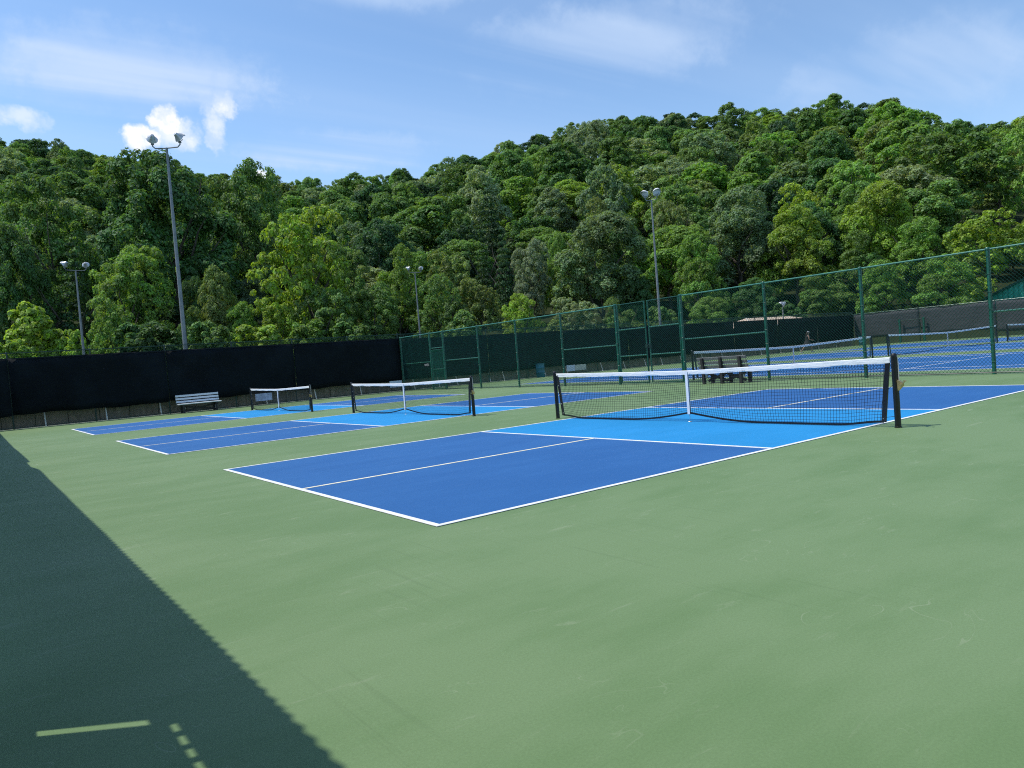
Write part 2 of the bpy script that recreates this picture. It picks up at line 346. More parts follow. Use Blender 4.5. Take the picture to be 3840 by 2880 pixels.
# ------------------------------------------------------------------ court surface and painted courts
FT = 0.3048; PL, PW, PK = 44 * FT, 20 * FT, 7 * FT
gs = MB(); nx, ny = 36, 24
gs.add([(-8, -16, 0), (66.4, -16, 0), (66.4, 32.75, 0), (-8, 32.75, 0), (-8, -16, -0.05), (66.4, -16, -0.05), (66.4, 32.75, -0.05), (-8, 32.75, -0.05)], [(0, 1, 2, 3), (0, 4, 5, 1), (1, 5, 6, 2), (2, 6, 7, 3), (3, 7, 4, 0)])
tag(gs.build('court_ground', 'court_green'), kind='structure')
def sheet(name, mt, par, x0, x1, y0, y1, z):                # a coat of paint: top face with its edges turned down to the ground
    zb = z - .0065 if z > .005 else .0005
    return MB().add([(x0, y0, z), (x1, y0, z), (x1, y1, z), (x0, y1, z), (x0, y0, zb), (x1, y0, zb), (x1, y1, zb), (x0, y1, zb)], [(0, 1, 2, 3), (0, 4, 5, 1), (1, 5, 6, 2), (2, 6, 7, 3), (3, 7, 4, 0)]).build(name, mt, par)
def pickle_court(y0, wd=PW):
    c = setting('pickleball_court'); l = 0.056; k0, k1 = PL / 2 - PK, PL / 2 + PK; y1 = y0 + wd
    sheet('playing_area', 'court_blue', c, 0, k0, y0, y1, .004); sheet('playing_area', 'court_blue', c, k1, PL, y0, y1, .004); sheet('kitchen_area', 'court_light_blue', c, k0, k1, y0, y1, .004)
    for a in (y0, y1 - l): sheet('sideline', 'line_white', c, 0, PL, a, a + l, .008)
    for a in (0, PL - l): sheet('baseline', 'line_white', c, a, a + l, y0 + l, y1 - l, .008)
    for a in (k0 - l, k1): sheet('kitchen_line', 'line_white', c, a, a + l, y0 + l, y1 - l, .008)
    ym = (y0 + y1) / 2
    for a, b in ((l, k0 - l), (k1 + l, PL - l)): sheet('centre_line', 'line_cream', c, a, b, ym - l / 2, ym + l / 2, .008)
PY = [0.0, 9.92, 20.21]
for y in PY: pickle_court(y)
TW, TL = 10.97, 23.77
def tennis_court(x0, ymid=12.5):
    c = setting('tennis_court'); l = 0.06; x1 = x0 + TW; y0, y1 = ymid - TL / 2, ymid + TL / 2; s0, s1 = x0 + 1.37, x1 - 1.37
    sheet('playing_area', 'court_blue', c, x0, x1, y0, y1, .004)
    for a in (x0, s0, s1 - l, x1 - l): sheet('sideline', 'line_white', c, a, a + l, y0, y1, .008)
    for a in (y0, y1 - .08):
        for p, q in ((x0 + l, s0), (s0 + l, s1 - l), (s1, x1 - l)): sheet('baseline', 'line_white', c, p, q, a, a + .08, .008)
    for a in (ymid - 6.4, ymid + 6.4 - l): sheet('service_line', 'line_white', c, s0 + l, s1 - l, a, a + l, .008)
    sheet('centre_line', 'line_white', c, (x0 + x1) / 2 - l / 2, (x0 + x1) / 2 + l / 2, ymid - 6.4 + l, ymid + 6.4 - l, .008)
TX = [19.2, 33.5, 47.8]
for x in TX: tennis_court(x)

# ------------------------------------------------------------------ nets
def smooth(t): t = max(0, min(1, t)); return t * t * (3 - 2 * t)
def make_net(name, label, half, zp, zc, pitch, wire, post_r, post_off, rise, cat='net', group=None, loc=(0, 0, 0), rz=0, detail=True, brass=1.0):
    # local frame: the net hangs along x from -half to half, y across it
    th = thing(name, label, cat, loc, rz, group)
    rnd = random.Random(hash(label) % 1000)
    top = lambda x: zc + (zp - zc) * (abs(x) / half) ** 1.25
    rw = 1.35 if half < 5 else 3.6
    def bot(x): return 0.03 + rise * max(0.0, 1 - math.sqrt(x * x + .0004) / rw) ** 1.75 + 0.05 * smooth((abs(x) - half + .75) / .75)
    pull = lambda x, v: x - math.copysign(0.10 * smooth((abs(x) - half * 0.8) / (half * 0.2)), x) * (1 - v)   # the sides lean in towards the bottom
    belly = lambda x, v: 0.05 * math.sin(math.pi * v) * math.sin(x * 1.7 + half) * (1 - 0.5 * abs(x) / half)
    def P(x, v):
        z = bot(x) + (top(x) - bot(x)) * v
        return Vector((pull(x, v), belly(x, v), z))
    mb = MB(); n = max(20, int(half * 2 / pitch)); xs = [-half + 2 * half * i / n for i in range(n + 1)]; rows = max(8, int(zc / pitch))
    vs_ = [0, .15, .35, .6, .85, 1] if detail else [0, .5, 1]
    for i, x in enumerate(xs): mb.tube([P(x + 0.006 * math.sin(9 * v + x * 5), v) for v in vs_], wire, 3, False)
    step = 3 if detail else 6
    for j in range(1, rows):
        v = j / rows; mb.tube([P(x, v + 0.004 * math.sin(x * 6 + j)) for x in xs[::step] + ([xs[-1]] if n % step else [])], wire, 3, False)
    tag(mb.build('mesh', 'net_black', th), kind='stuff')
    # white headband folded over the cable, dark band along the bottom, dark sleeves at both sides
    tb = MB(); m_ = 96; hb = 0.060 if half < 5 else 0.075
    for i in range(m_ + 1):
        x = -half - 0.03 + (2 * half + 0.06) * i / m_; z = top(x); wv = 0.004 * math.sin(x * 7 + 1) + rnd.uniform(-.003, .003)
        for dy, dz in ((-.010, -hb + wv), (-.011, -hb * .5 - wv), (-.008, .004), (0, .010), (.008, .004), (.011, -hb * .5), (.010, -hb - wv)): tb.v.append((x, dy + wv, z + dz))
    for i in range(m_):
        for k in range(7): tb.f.append((i * 7 + k, i * 7 + (k + 1) % 7, (i + 1) * 7 + (k + 1) % 7, (i + 1) * 7 + k))
    tb.mi = [0] * len(tb.f); tb.build('headband', 'tape_white', th, True)
    bb = MB()
    for i in range(m_ + 1):
        x = -half + 2 * half * i / m_; q = P(x, 0); h = 0.029
        for dy, dz in ((-.009, 0), (.009, 0), (.007, h), (-.007, h)): bb.v.append((q.x, q.y + dy + .005 * math.sin(x * 5), q.z + dz - .02))
    for i in range(m_):
        for k in range(4): bb.f.append((i * 4 + k, i * 4 + (k + 1) % 4, (i + 1) * 4 + (k + 1) % 4, (i + 1) * 4 + k))
    bb.mi = [0] * len(bb.f); bb.build('bottom_band', 'vinyl_black', th, True)
    for s in (-1, 1):
        sl = MB(); sl.obox(P(s * half, 0) + Vector((0, 0, -.01)), P(s * half, .965), 0.022, 0.06, (0, 1, 0)); sv = sl.build('side_sleeve', 'vinyl_black', th)
        xp = s * (half + post_off)
        po = MB(); po.lathe([(0.0, 0), (post_r * 1.18, 0), (post_r * 1.18, .012), (post_r, .016), (post_r, zp + .01), (post_r * 1.06, zp + .012), (post_r * 1.06, zp + .035), (post_r * .7, zp + .055), (0.0, zp + .06)], 18, (xp, 0, 0)); post = po.build('post', 'post_black', th, True)
        if detail:
            # cable from headband over the post head, lacing between sleeve and post
            cb = MB(); cb.tube([(s * half, 0, zp - .01), (xp - s * post_r * .5, 0, zp + .035), (xp + s * post_r, 0, zp + .03), (xp + s * (post_r + .01), 0, zp - .05), (xp + s * (post_r + .012), -.005, zp * .55)], .005, 5); cb.build('cable', 'cord', th, True)
            lc = MB(); pts = []
            for j in range(9): pts.append(P(s * half, .06 + .88 * j / 8) + Vector((s * .02, 0, 0)) if j % 2 == 0 else Vector((xp - s * post_r * .8, -.01, (.05 + .9 * j / 8) * zp)))
            lc.tube([pts[0], pts[1]], .003, 4); lc.tube([pts[4], pts[5]], .003, 4); lc.tube([pts[7], pts[8]], .003, 4); tag(lc.build('lacing', 'net_black', th), kind='stuff')
            gm = MB()
            for j in range(5): q = P(s * half, .04 + .9 * j / 4); gm.lathe([(0, .013), (.009, .012), (.011, .008)], 8, (q.x - s * .006, q.y, q.z), Matrix.Rotation(R_(90), 3, 'X'))
            tag(gm.build('grommet', 'galvanised', sv), kind='stuff')
        if brass > 0 and s == 1:
            br = MB(); zb = zp * .62
            br.add([(xp + post_r * .8, -.035, zb + .08), (xp + post_r + .03, -.035, zb + .06), (xp + post_r + .075, -.035, zb + .03), (xp + post_r + .075, -.035, zb - .03), (xp + post_r * .9, -.035, zb - .11),
                    (xp + post_r * .8, .035, zb + .08), (xp + post_r + .03, .035, zb + .06), (xp + post_r + .075, .035, zb + .03), (xp + post_r + .075, .035, zb - .03), (xp + post_r * .9, .035, zb - .11)],
                   [(0, 1, 2, 3, 4), (9, 8, 7, 6, 5), (0, 5, 6, 1), (1, 6, 7, 2), (2, 7, 8, 3), (3, 8, 9, 4), (4, 9, 5, 0)])
            br.v = [(xp + post_r * .9 + (q[0] - xp - post_r * .9) * brass, q[1] * brass, zb + (q[2] - zb) * brass) for q in br.v]; wn = br.build('winch', 'brass', th)
            cr = MB(); cr.tube([(xp + post_r + .05, -.03, zb), (xp + post_r + .05, -.075, zb)], .012, 8); cr.obox((xp + post_r + .05, -.075, zb - .02), (xp + post_r + .13, -.085, zb + .05), .022, .010, (0, 1, 0)); cr.tube([(xp + post_r + .13, -.085, zb + .05), (xp + post_r + .13, -.13, zb + .05)], .010, 8); cr.build('crank', 'brass', wn, True)
    st = MB(); q0, q1 = P(0, 0), P(0, 1)
    st.box(-.026, .026, q0.y - .016, q0.y - .013, q0.z - .03, zc - .002); st.box(-.026, .026, q0.y + .013, q0.y + .016, q0.z - .03, zc - .002); st.box(-.026, .026, q0.y - .013, q0.y + .013, q0.z - .033, q0.z - .030)
    stp = st.build('centre_strap', 'strap_white', th)
    an = MB(); an.tube([(0, q0.y, q0.z - .03), (.01, q0.y, .06), (-.004, q0.y, .03), (0, q0.y, .012)], .004, 5); an.lathe([(0, .006), (.03, .005), (.035, 0)], 12, (0, q0.y, .008)); an.build('anchor_hook', 'galvanised', stp)
    return th
# local x runs towards -Y of the world, so the winch end is the one nearest the camera
PN = ['pickleball net nearest the camera, with a brass winch on its right post', 'middle pickleball net of the three, between the nearest net and the farthest', 'smallest pickleball net, farthest of the three, near the dark screen']
for y, lb in zip(PY, PN):
    make_net('pickleball_net', lb, 3.33, .905, .85, .0445, .0026 if y < 5 else .0018, .038, .08, .135, loc=(PL / 2, y + PW / 2, 0), rz=-math.pi / 2, group='pickleball nets', brass=.75 if y < 5 else .5)
TN = ['long tennis net behind the green fence, nearest, above the park bench', 'middle tennis net behind the green fence on the blue courts', 'tennis net cut off by the right edge of the picture']
for x, lb in zip(TX, TN):
    make_net('tennis_net', lb, 6.28, 1.03, .90, .07, .0016, .04, .12, .14, loc=(x + TW / 2, 12.5, 0), rz=math.pi, detail=False, brass=0, group='tennis nets')

# ------------------------------------------------------------------ chain-link fences
def wires(mb, a, b, z0, z1, pitch=0.085, r=0.0040):
    a, b = Vector(a), Vector(b); Lg = (b - a).length; d = (b - a) / Lg; H = z1 - z0; k = 1.05
    nrm = Vector((-d.y, d.x, 0)); tri = [(0, 1), (-.87, -.5), (.87, -.5)]
    run = H / k; s = -run
    while s < Lg:
        for sg in (1, -1):
            # segment in (s,z): rises to the right (1) or falls to the right (-1), cut to the panel
            u0, u1 = max(0, s), min(Lg, s + run)
            if u1 - u0 < 0.02: continue
            za = (u0 - s) * k; zb = (u1 - s) * k
            if sg < 0: za, zb = H - za, H - zb
            p0 = a + d * u0 + Vector((0, 0, z0 + za)); p1 = a + d * u1 + Vector((0, 0, z0 + zb)); off = nrm * (0.0025 * sg)
            dd = (p1 - p0).normalized(); v = nrm.cross(dd)
            ns = max(1, int((p1 - p0).length / .45)); o = len(mb.v)
            for q in range(ns + 1): mb.v += [tuple(p0.lerp(p1, q / ns) + off + (nrm * c + v * e) * r) for c, e in tri]
            for q in range(ns): e_ = o + q * 3; mb.f += [(e_, e_ + 1, e_ + 4, e_ + 3), (e_ + 1, e_ + 2, e_ + 5, e_ + 4), (e_ + 2, e_, e_ + 3, e_ + 5)]; mb.mi += [0, 0, 0]
        s += pitch
    return mb
def post_mb(x, y, h, r=0.033, cap=True): 
    return MB().lathe([(r, -.02), (r, h), (r * 1.25, h + .002), (r * 1.25, h + .03), (r * .8, h + .055), (0, h + .06)], 12, (x, y, 0))
# fence between the pickleball and the tennis courts, along Y at X = 16.9
FX, FH = 16.9, 3.02
tf = thing('chain_link_fence', 'tall green chain-link fence between the near courts and the far blue tennis courts', 'fence')
FY = [-6.9, -3.85, -0.80, 2.25, 5.38, 8.42, 11.70]; FY2 = [14.86, 18.07, 21.2, 24.26, 27.45]; FY3 = [28.80, 32.05]
runs = [FY, FY2, FY3]
for rn in runs:
    for y in rn: post_mb(FX, y, FH - .03, 0.056 if y in (11.70, 14.86, 27.45, 28.80, 32.05) else 0.045).build('post', 'fence_green', tf, True)
    for y0, y1 in zip(rn, rn[1:]):
        tag(wires(MB(), (FX - .036, y0, 0), (FX - .036, y1, 0), .03, FH - .02).build('mesh_panel', 'fence_wire', tf), kind='stuff')
        MB().tube([(FX, y0, FH - .02), (FX, y1, FH - .02)], .021, 8).build('top_rail', 'fence_rail_sunlit', tf, True)
        MB().tube([(FX - .036, y0, .05), (FX - .036, (y0 + y1) / 2, .045), (FX - .036, y1, .05)], .014, 6).build('tension_wire', 'fence_dark', tf, True)
        if (y0, y1) in ((-.80, 2.25), (8.42, 11.70), (14.86, 18.07), (24.26, 27.45), (28.80, 32.05)):
            MB().tube([(FX + .03, y0, 1.5), (FX + .03, y1, 1.5)], .021, 8).build('brace_rail', 'fence_rail_sunlit', tf, True)
    ti = MB()
    for y in rn:
        for j in range(7): zz = .3 + j * .42; ti.tube([(FX - .045, y - .05, zz), (FX - .05, y, zz + .01), (FX - .045, y + .05, zz)], .006, 4)
    tag(ti.build('tie', 'fence_green', tf), kind='stuff')
# double swing gate
dg = thing('double_gate', 'green chain-link double gate with two tall leaves in the fence, behind the near net', 'gate', (FX, 0, 0))
for y0, y1 in ((11.80, 13.22), (13.38, 14.76)):
    lf = MB(); lf.tube([(0, y0, .06), (0, y0, 3.0), (0, y1, 3.0), (0, y1, .06), (0, y0, .06)], .03, 8); leaf = lf.build('leaf_frame', 'fence_green', dg, True)
    for z in (1.06, 2.05): MB().tube([(0, y0, z), (0, y1, z)], .022, 8).build('rail', 'fence_rail_sunlit', leaf, True)
    tag(wires(MB(), (-.03, y0, 0), (-.03, y1, 0), .06, 3.0).build('mesh_panel', 'fence_wire', leaf), kind='stuff')
    hg = MB()
    for z in (.35, 1.5, 2.7): hg.box(-.05, .05, (y0 - .09 if y0 < 13 else y1 + .02), (y0 - .02 if y0 < 13 else y1 + .09), z, z + .07)
    tag(hg.build('hinge', 'fence_dark', leaf), kind='stuff')
lt = MB(); lt.box(-.05, .03, 13.19, 13.41, 1.30, 1.45); lt.tube([(-.06, 13.30, .25), (-.06, 13.30, 1.5)], .016, 6); lt.box(-.08, -.05, 13.24, 13.36, 1.35, 1.40); lt.build('latch', 'fence_dark', dg)
# walk gate in the far corner
wg = thing('walk_gate', 'narrow green chain-link walk gate near the far fence corner', 'gate', (FX, 0, 0))
lf = MB(); lf.tube([(0, 27.55, .06), (0, 27.55, 2.1), (0, 28.70, 2.1), (0, 28.70, .06), (0, 27.55, .06)], .026, 8); leaf = lf.build('leaf_frame', 'fence_green', wg, True)
MB().tube([(0, 27.55, 1.08), (0, 28.70, 1.08)], .02, 8).build('rail', 'fence_rail_sunlit', leaf, True)
tag(wires(MB(), (-.03, 27.55, 0), (-.03, 28.70, 0), .06, 2.1, .045).build('mesh_panel', 'fence_green', leaf), kind='stuff')
MB().tube([(0, 27.48, 2.2), (0, 28.78, 2.2)], .022, 8).build('transom_rail', 'fence_rail_sunlit', wg, True)
MB().tube([(0, 27.48, 3.0), (0, 28.78, 3.0)], .021, 8).build('top_rail', 'fence_rail_sunlit', wg, True)
tag(wires(MB(), (-.03, 27.48, 0), (-.03, 28.78, 0), 2.2, 3.0).build('transom_mesh', 'fence_wire', wg), kind='stuff')
lb_ = MB(); lb_.box(-.06, -.03, 29.0, 29.45, 1.36, 1.40); lb_.box(-.06, -.03, 29.0, 29.45, 1.30, 1.33); lb_.box(-.06, -.03, 29.1, 29.14, 1.28, 1.42); lb_.build('latch', 'galvanised', wg)

# screened fence behind all courts, along X at Y = 32.2; and the sunlit one at X = 66
def billow(x, z, ph): return 0.03 * math.sin(x * 1.3 + ph) * math.sin(z * 1.4) + 0.015 * math.sin(x * 4.1 + z * 2 + ph)
def screen_panel(name, mt, par, along, u0, u1, fixed, z0, z1, ph, sag=0.05, side=-1):
    mb = MB(); n = max(6, int((u1 - u0) / .35)); mz = 8
    for i in range(n + 1):
        u = u0 + (u1 - u0) * i / n; zb = z0 + .03 * math.sin(u * 1.1 + ph) + .018 * math.sin(u * 3.7 + ph); zt = z1 - sag * abs(math.sin(u * math.pi / 1.5)) * .3
        for j in range(mz + 1):
            z = zb + (zt - zb) * j / mz; v = fixed + side * (.105 + billow(u, z, ph)); mb.v.append((u, v, z) if along == 'x' else (v, u, z))
    k = mz + 1
    for i in range(n):
        for j in range(mz): mb.f.append((i * k + j, (i + 1) * k + j, (i + 1) * k + j + 1, i * k + j + 1))
    mb.mi = [0] * len(mb.f)
    o = mb.build(name, mt, par, True)
    s = o.modifiers.new('thickness', 'SOLIDIFY'); s.thickness = .004
    hm = MB(); pt = lambda u, z: (u, fixed + side * .112, z) if along == 'x' else (fixed + side * .112, u, z)
    hm.obox(pt(u0, z1 - .02), pt(u1, z1 - .02), .05, .008, (0, 0, 1)); hm.build('hem', mt if mt != 'screen_dark' else 'screen_solid', o)
    return o
BY = 32.2
bf = thing('screened_fence', 'long back fence hung with dark windscreen cloth below the trees', 'fence')
bx = [-7.6 + 3.05 * i for i in range(25)]; bx[-1] = 65.9
for x in bx: post_mb(x, BY, 3.2, .033).build('post', 'fence_dark', bf, True)
for i, (x0, x1) in enumerate(zip(bx, bx[1:])):
    if i == 0: bm_ = tag(wires(MB(), (0, 0, 0), (3.05, 0, 0), .04, 3.26, .085, .0030).build('mesh_panel', 'fence_wire', bf, loc=(x0, BY, 0)), kind='stuff')
    else: c = bm_.copy(); COL.objects.link(c); c.location = (x0, BY, 0); c.scale.x = (x1 - x0) / 3.05
    MB().tube([(x0, BY, 3.2), (x1, BY, 3.2)], .02, 6).build('top_rail', 'fence_dark', bf, True)
    MB().tube([(x0, BY, .06), (x1, BY, .06)], .012, 6).build('bottom_rail', 'fence_dark', bf, True)
cuts = [-7.6, -1.5, 4.6, 10.7, 16.85, 22.9, 29.0, 35.1, 41.2, 47.3, 53.4, 59.5, 65.8]
for i, (x0, x1) in enumerate(zip(cuts, cuts[1:])): screen_panel('windscreen', 'screen_dark', bf, 'x', x0 + .02, x1 - .02, BY, .58, 2.98 - (.06 if x0 > 16 else 0), i * 1.7)
rf = thing('lit_screened_fence', 'sunlit grey windscreen fence at the far right, behind the tennis courts', 'fence')
ry = [32.2 - 3.05 * i for i in range(15)]
for y in ry[1:]: post_mb(66, y, 3.0, .033).build('post', 'fence_dark', rf, True)
for i, (y1, y0) in enumerate(zip(ry, ry[1:])):
    if i == 0: rm_ = tag(wires(MB(), (0, 0, 0), (0, 3.05, 0), .04, 3.02, .1).build('mesh_panel', 'fence_wire', rf, loc=(66, y0, 0)), kind='stuff')
    else: c = rm_.copy(); COL.objects.link(c); c.location = (66, y0, 0)
    MB().tube([(66, y0, 3.0), (66, y1, 3.0)], .02, 6).build('top_rail', 'fence_rail_sunlit', rf, True)
for i in range(7): screen_panel('windscreen', 'screen_grey', rf, 'y', 32.1 - 6.1 * (i + 1) + .02, 32.1 - 6.1 * i - .02, 66, .62 - (.25 if i > 1 else 0), 2.92, i * 2.3)
gt = thing('court_gate_frame', 'small dark green gate frame standing before the grey windscreen fence', 'gate', (65.6, 26.6, 0))
for y in (-1.05, 1.05): MB().lathe([(.09, 0), (.09, 2.05), (.1, 2.06), (.1, 2.1), (0, 2.14)], 10, (0, y, 0)).build('post', 'fence_green', gt, True)
MB().tube([(0, -1.05, 2.0), (0, 1.05, 2.0)], .035, 8).build('crossbar', 'fence_dark', gt, True)

# low concrete panel wall behind the screened fence, with white steel braces
kw = thing('retaining_wall', 'low brown-grey concrete panel wall showing below the dark windscreen', 'wall')
px = -8.0; pan = None; i = 0
wpan = [MB().bbox(0, 1.19, 0, .10, -.02, h_, .008).build('concrete_panel', 'wall_concrete', kw) for h_ in (.78,)]
pan = wpan[0]; pan.location = (px, 32.62, 0)
while px < 64.5:
    px += 1.22; c = pan.copy(); COL.objects.link(c); c.location = (px, 32.62 + random.uniform(-.012, .012), random.uniform(-.02, .02)); c.rotation_euler = (0, random.uniform(-.004, .004), random.uniform(-.006, .006))
MB().box(-8, 65.7, 32.69, 32.80, -.03, .70).build('backing', 'wall_concrete', kw)
BR = [-5.2, -2.8, -.35, 1.99, 4.24, 6.7, 9.2, 11.8, 14.4, 16.9, 17.75, 19.4, 20.68, 23.08, 24.15, 25.29, 27.51, 29.4, 32.64, 34.86, 37.02, 38.8, 41, 43.5, 46, 48.6, 51.2, 54, 57, 60, 63]
bproto = MB().obox((0, -.26, 0), (0, .0, .80), .05, .012, (1, 0, 0)).obox((-.03, -.30, .012), (.03, -.16, .012), .06, .014).build('brace', 'white_paint', kw); bproto.location = (BR[0], 32.58, 0)
for x in BR[1:]: c = bproto.copy(); COL.objects.link(c); c.location = (x, 32.58, 0)
# gravel-grey strip at the foot of the wall
tag(sheet('gravel_strip', 'cord', None, -8, 66, 32.28, 32.60, .004), kind='structure')

# near fence beside the photographer: screened chain link with a walk gate (it throws the shade on the left)
NX, NH = -3.21, 2.95
nf = thing('near_screened_fence', 'screened chain-link fence beside the photographer, seen by its shadow at lower left', 'fence')
for y in [-12.3, -9.2, -6.1, -3.0, -2.52, -1.10, 1.8, 4.85, 7.9, 10.95, 14.0, 17.05, 20.1, 23.15, 26.2, 29.2, 32.1]: post_mb(NX - .06, y, NH - .05, .03).build('post', 'fence_dark', nf, True)
def near_screen(name, y0, y1, z0, zt, teeth=True, sh0=0, sh1=0):
    mb = MB(); y = y0; ys = []
    while y < y1 - 1e-6: ys.append(y); y += .06
    ys.append(y1)
    for k, y in enumerate(ys):
        tz = zt(y) + (.035 if (k % 2 and teeth) else 0)
        e_ = sh0 * (k == 0) + sh1 * (k == len(ys) - 1)
        for dx in (0, .004): mb.v += [(NX + dx, y + e_ * (z0 - 1.5), z0), (NX + dx, y + e_ * (tz - 1.5), tz)]
    for k in range(len(ys) - 1):
        o = k * 4; mb.f += [(o, o + 4, o + 5, o + 1), (o + 2, o + 3, o + 7, o + 6), (o + 1, o + 5, o + 7, o + 3), (o, o + 2, o + 6, o + 4)]
    mb.f += [(0, 1, 3, 2), (len(ys) * 4 - 4, len(ys) * 4 - 2, len(ys) * 4 - 1, len(ys) * 4 - 3)]
    mb.mi = [0] * len(mb.f); return mb.build(name, 'screen_solid', nf)
def ztop(y):
    z = NH - .015 * abs(math.sin(y * .9))
    if y > 11.2: z -= .22 * smooth((y - 11.2) / 1.2)
    if y > 13.35: z += .16
    if y > 14.6: z -= .10 * smooth((y - 14.6) / 6)
    return z
near_screen('windscreen', -1.279, 32.0, .35, ztop, True, .066); near_screen('windscreen', -12.3, -2.42, .35, ztop)
near_screen('transom_screen', -2.42, -1.17, 2.115, ztop)
near_screen('gate_screen', -2.40, -1.331, .12, lambda y: 2.06, False, 0, .066)
MB().box(NX - .02, NX + .025, -1.42, -1.26, .10, 1.02).build('gate_stile', 'fence_dark', nf); MB().box(NX - .02, NX + .025, -1.32, -1.20, 1.97, 2.06).build('gate_stile', 'fence_dark', nf)
for a, b in ((-1.42, -1.40), (-1.545, -1.53), (-1.66, -1.645), (-2.42, -1.82)): MB().box(NX - .02, NX + .03, a, b, 2.03, 2.13).build('gate_clip', 'fence_dark', nf)
MB().tube([(NX - .06, -12.3, NH - .08), (NX - .06, 32.1, NH - .08)], .021, 8).build('top_rail', 'fence_dark', nf, True)

# ------------------------------------------------------------------ benches
def make_bench(label, loc, rz, pm, n_frames, w_=1.9):
    b = thing('park_bench', label, 'bench', loc, rz, 'park benches')     # local x along the bench, the sitter looks to -y
    h = w_ / 2
    for j, (z, y) in enumerate(((.80, .245), (.665, .215), (.53, .185))):
        o = MB().bbox(-h, h, -.02, .02, -.045, .045, .005).build('back_slat', pm, b); o.location = (random.uniform(-.006, .006), y, z); o.rotation_euler = (R_(-13), 0, random.uniform(-.003, .003))
    for j in range(3):
        o = MB().bbox(-h, h, -.065, .065, -.02, .02, .005).build('seat_slat', pm, b); o.location = (random.uniform(-.006, .006), .08 - .15 * j, .425); o.rotation_euler = (R_(3), 0, 0)
    fx = [-h * .76 + 2 * h * .76 * i / (n_frames - 1) for i in range(n_frames)]
    for x in fx:
        f = MB(); f.obox((x, .235, 0), (x, .285, .83), .09, .085, (0, 1, 0)); f.obox((x, -.20, 0), (x, -.20, .40), .09, .085, (0, 1, 0)); f.box(x - .0435, x + .0435, -.27, .19, .315, .402)
        f.build('leg_frame', 'bench_dark', b)
    for a, c in zip(fx, fx[1:]):
        for p, q in (((a, 0, .08), (c, 0, .32)), ((a, .012, .32), (c, .012, .08))): MB().obox(p, q, .08, .045, (0, 0, 1)).build('cross_brace', 'bench_dark', b)
    for x in fx[::max(1, n_frames - 1)]: MB().box(x + .05, x + .10, -.03, .03, .18, .29).build('bolt_plate', 'galvanised', b)
    return b
make_bench('grey slatted park bench facing the courts before the dark windscreen', (5.68, 31.25, 0), 0, 'plank_grey', 2)
make_bench('weathered park bench seen from behind, against the green chain-link fence', (16.28, 9.52, 0), math.pi / 2, 'plank_weathered', 3, 1.86)

# ------------------------------------------------------------------ barrels, signs
def barrel(label, x, y):
    b = thing('trash_barrel', label, 'barrel', (x, y, 0), 0, 'trash barrels')
    MB().lathe([(0, 0), (.27, 0), (.285, .02), (.285, .28), (.30, .30), (.285, .32), (.285, .56), (.30, .58), (.285, .60), (.285, .84)], 20).build('drum', 'barrel_blue', b, True)
    MB().lathe([(.285, .84), (.305, .845), (.305, .875), (.265, .88), (.265, .80), (.25, .2), (0, .19)], 20).build('rim', 'barrel_blue', b, True)
barrel('blue-green trash barrel under the windscreen left of the paper signs', 26.6, 31.75)
barrel('small blue trash barrel in the far fence corner', 64.4, 30.6)
def sign(name, label, x0, x1, z0, z1, mt, y=32.06, cat='sign'):
    o = MB().box(x0, x1, y, y + .012, z0, z1).build(name, mt); tag(o, label, cat); 
    g = MB()
    for x in (x0 + .04, x1 - .04):
        for z in (z0 + .04, z1 - .04): g.lathe([(0, .004), (.012, .003), (.014, 0)], 8, (x, y - .001, z), Matrix.Rotation(R_(90), 3, 'X'))
    tag(g.build('grommet', 'galvanised', o), kind='stuff'); return o
sign('paper_sign', 'white paper sign with faint scribbles under the windscreen', 29.12, 29.84, .19, .60, 'paper_white')
sign('cream_sign', 'blank cream board beside the scribbled white paper sign', 29.87, 30.86, .20, .58, 'board_cream')
sign('banner', 'pale blue banner on the low wall behind the farthest pickleball net', 8.55, 9.38, .20, .57, 'banner_blue')
sign('corner_sign', 'white sign by the fence corner behind the middle pickleball net', 16.02, 16.78, .24, .60, 'paper_white')

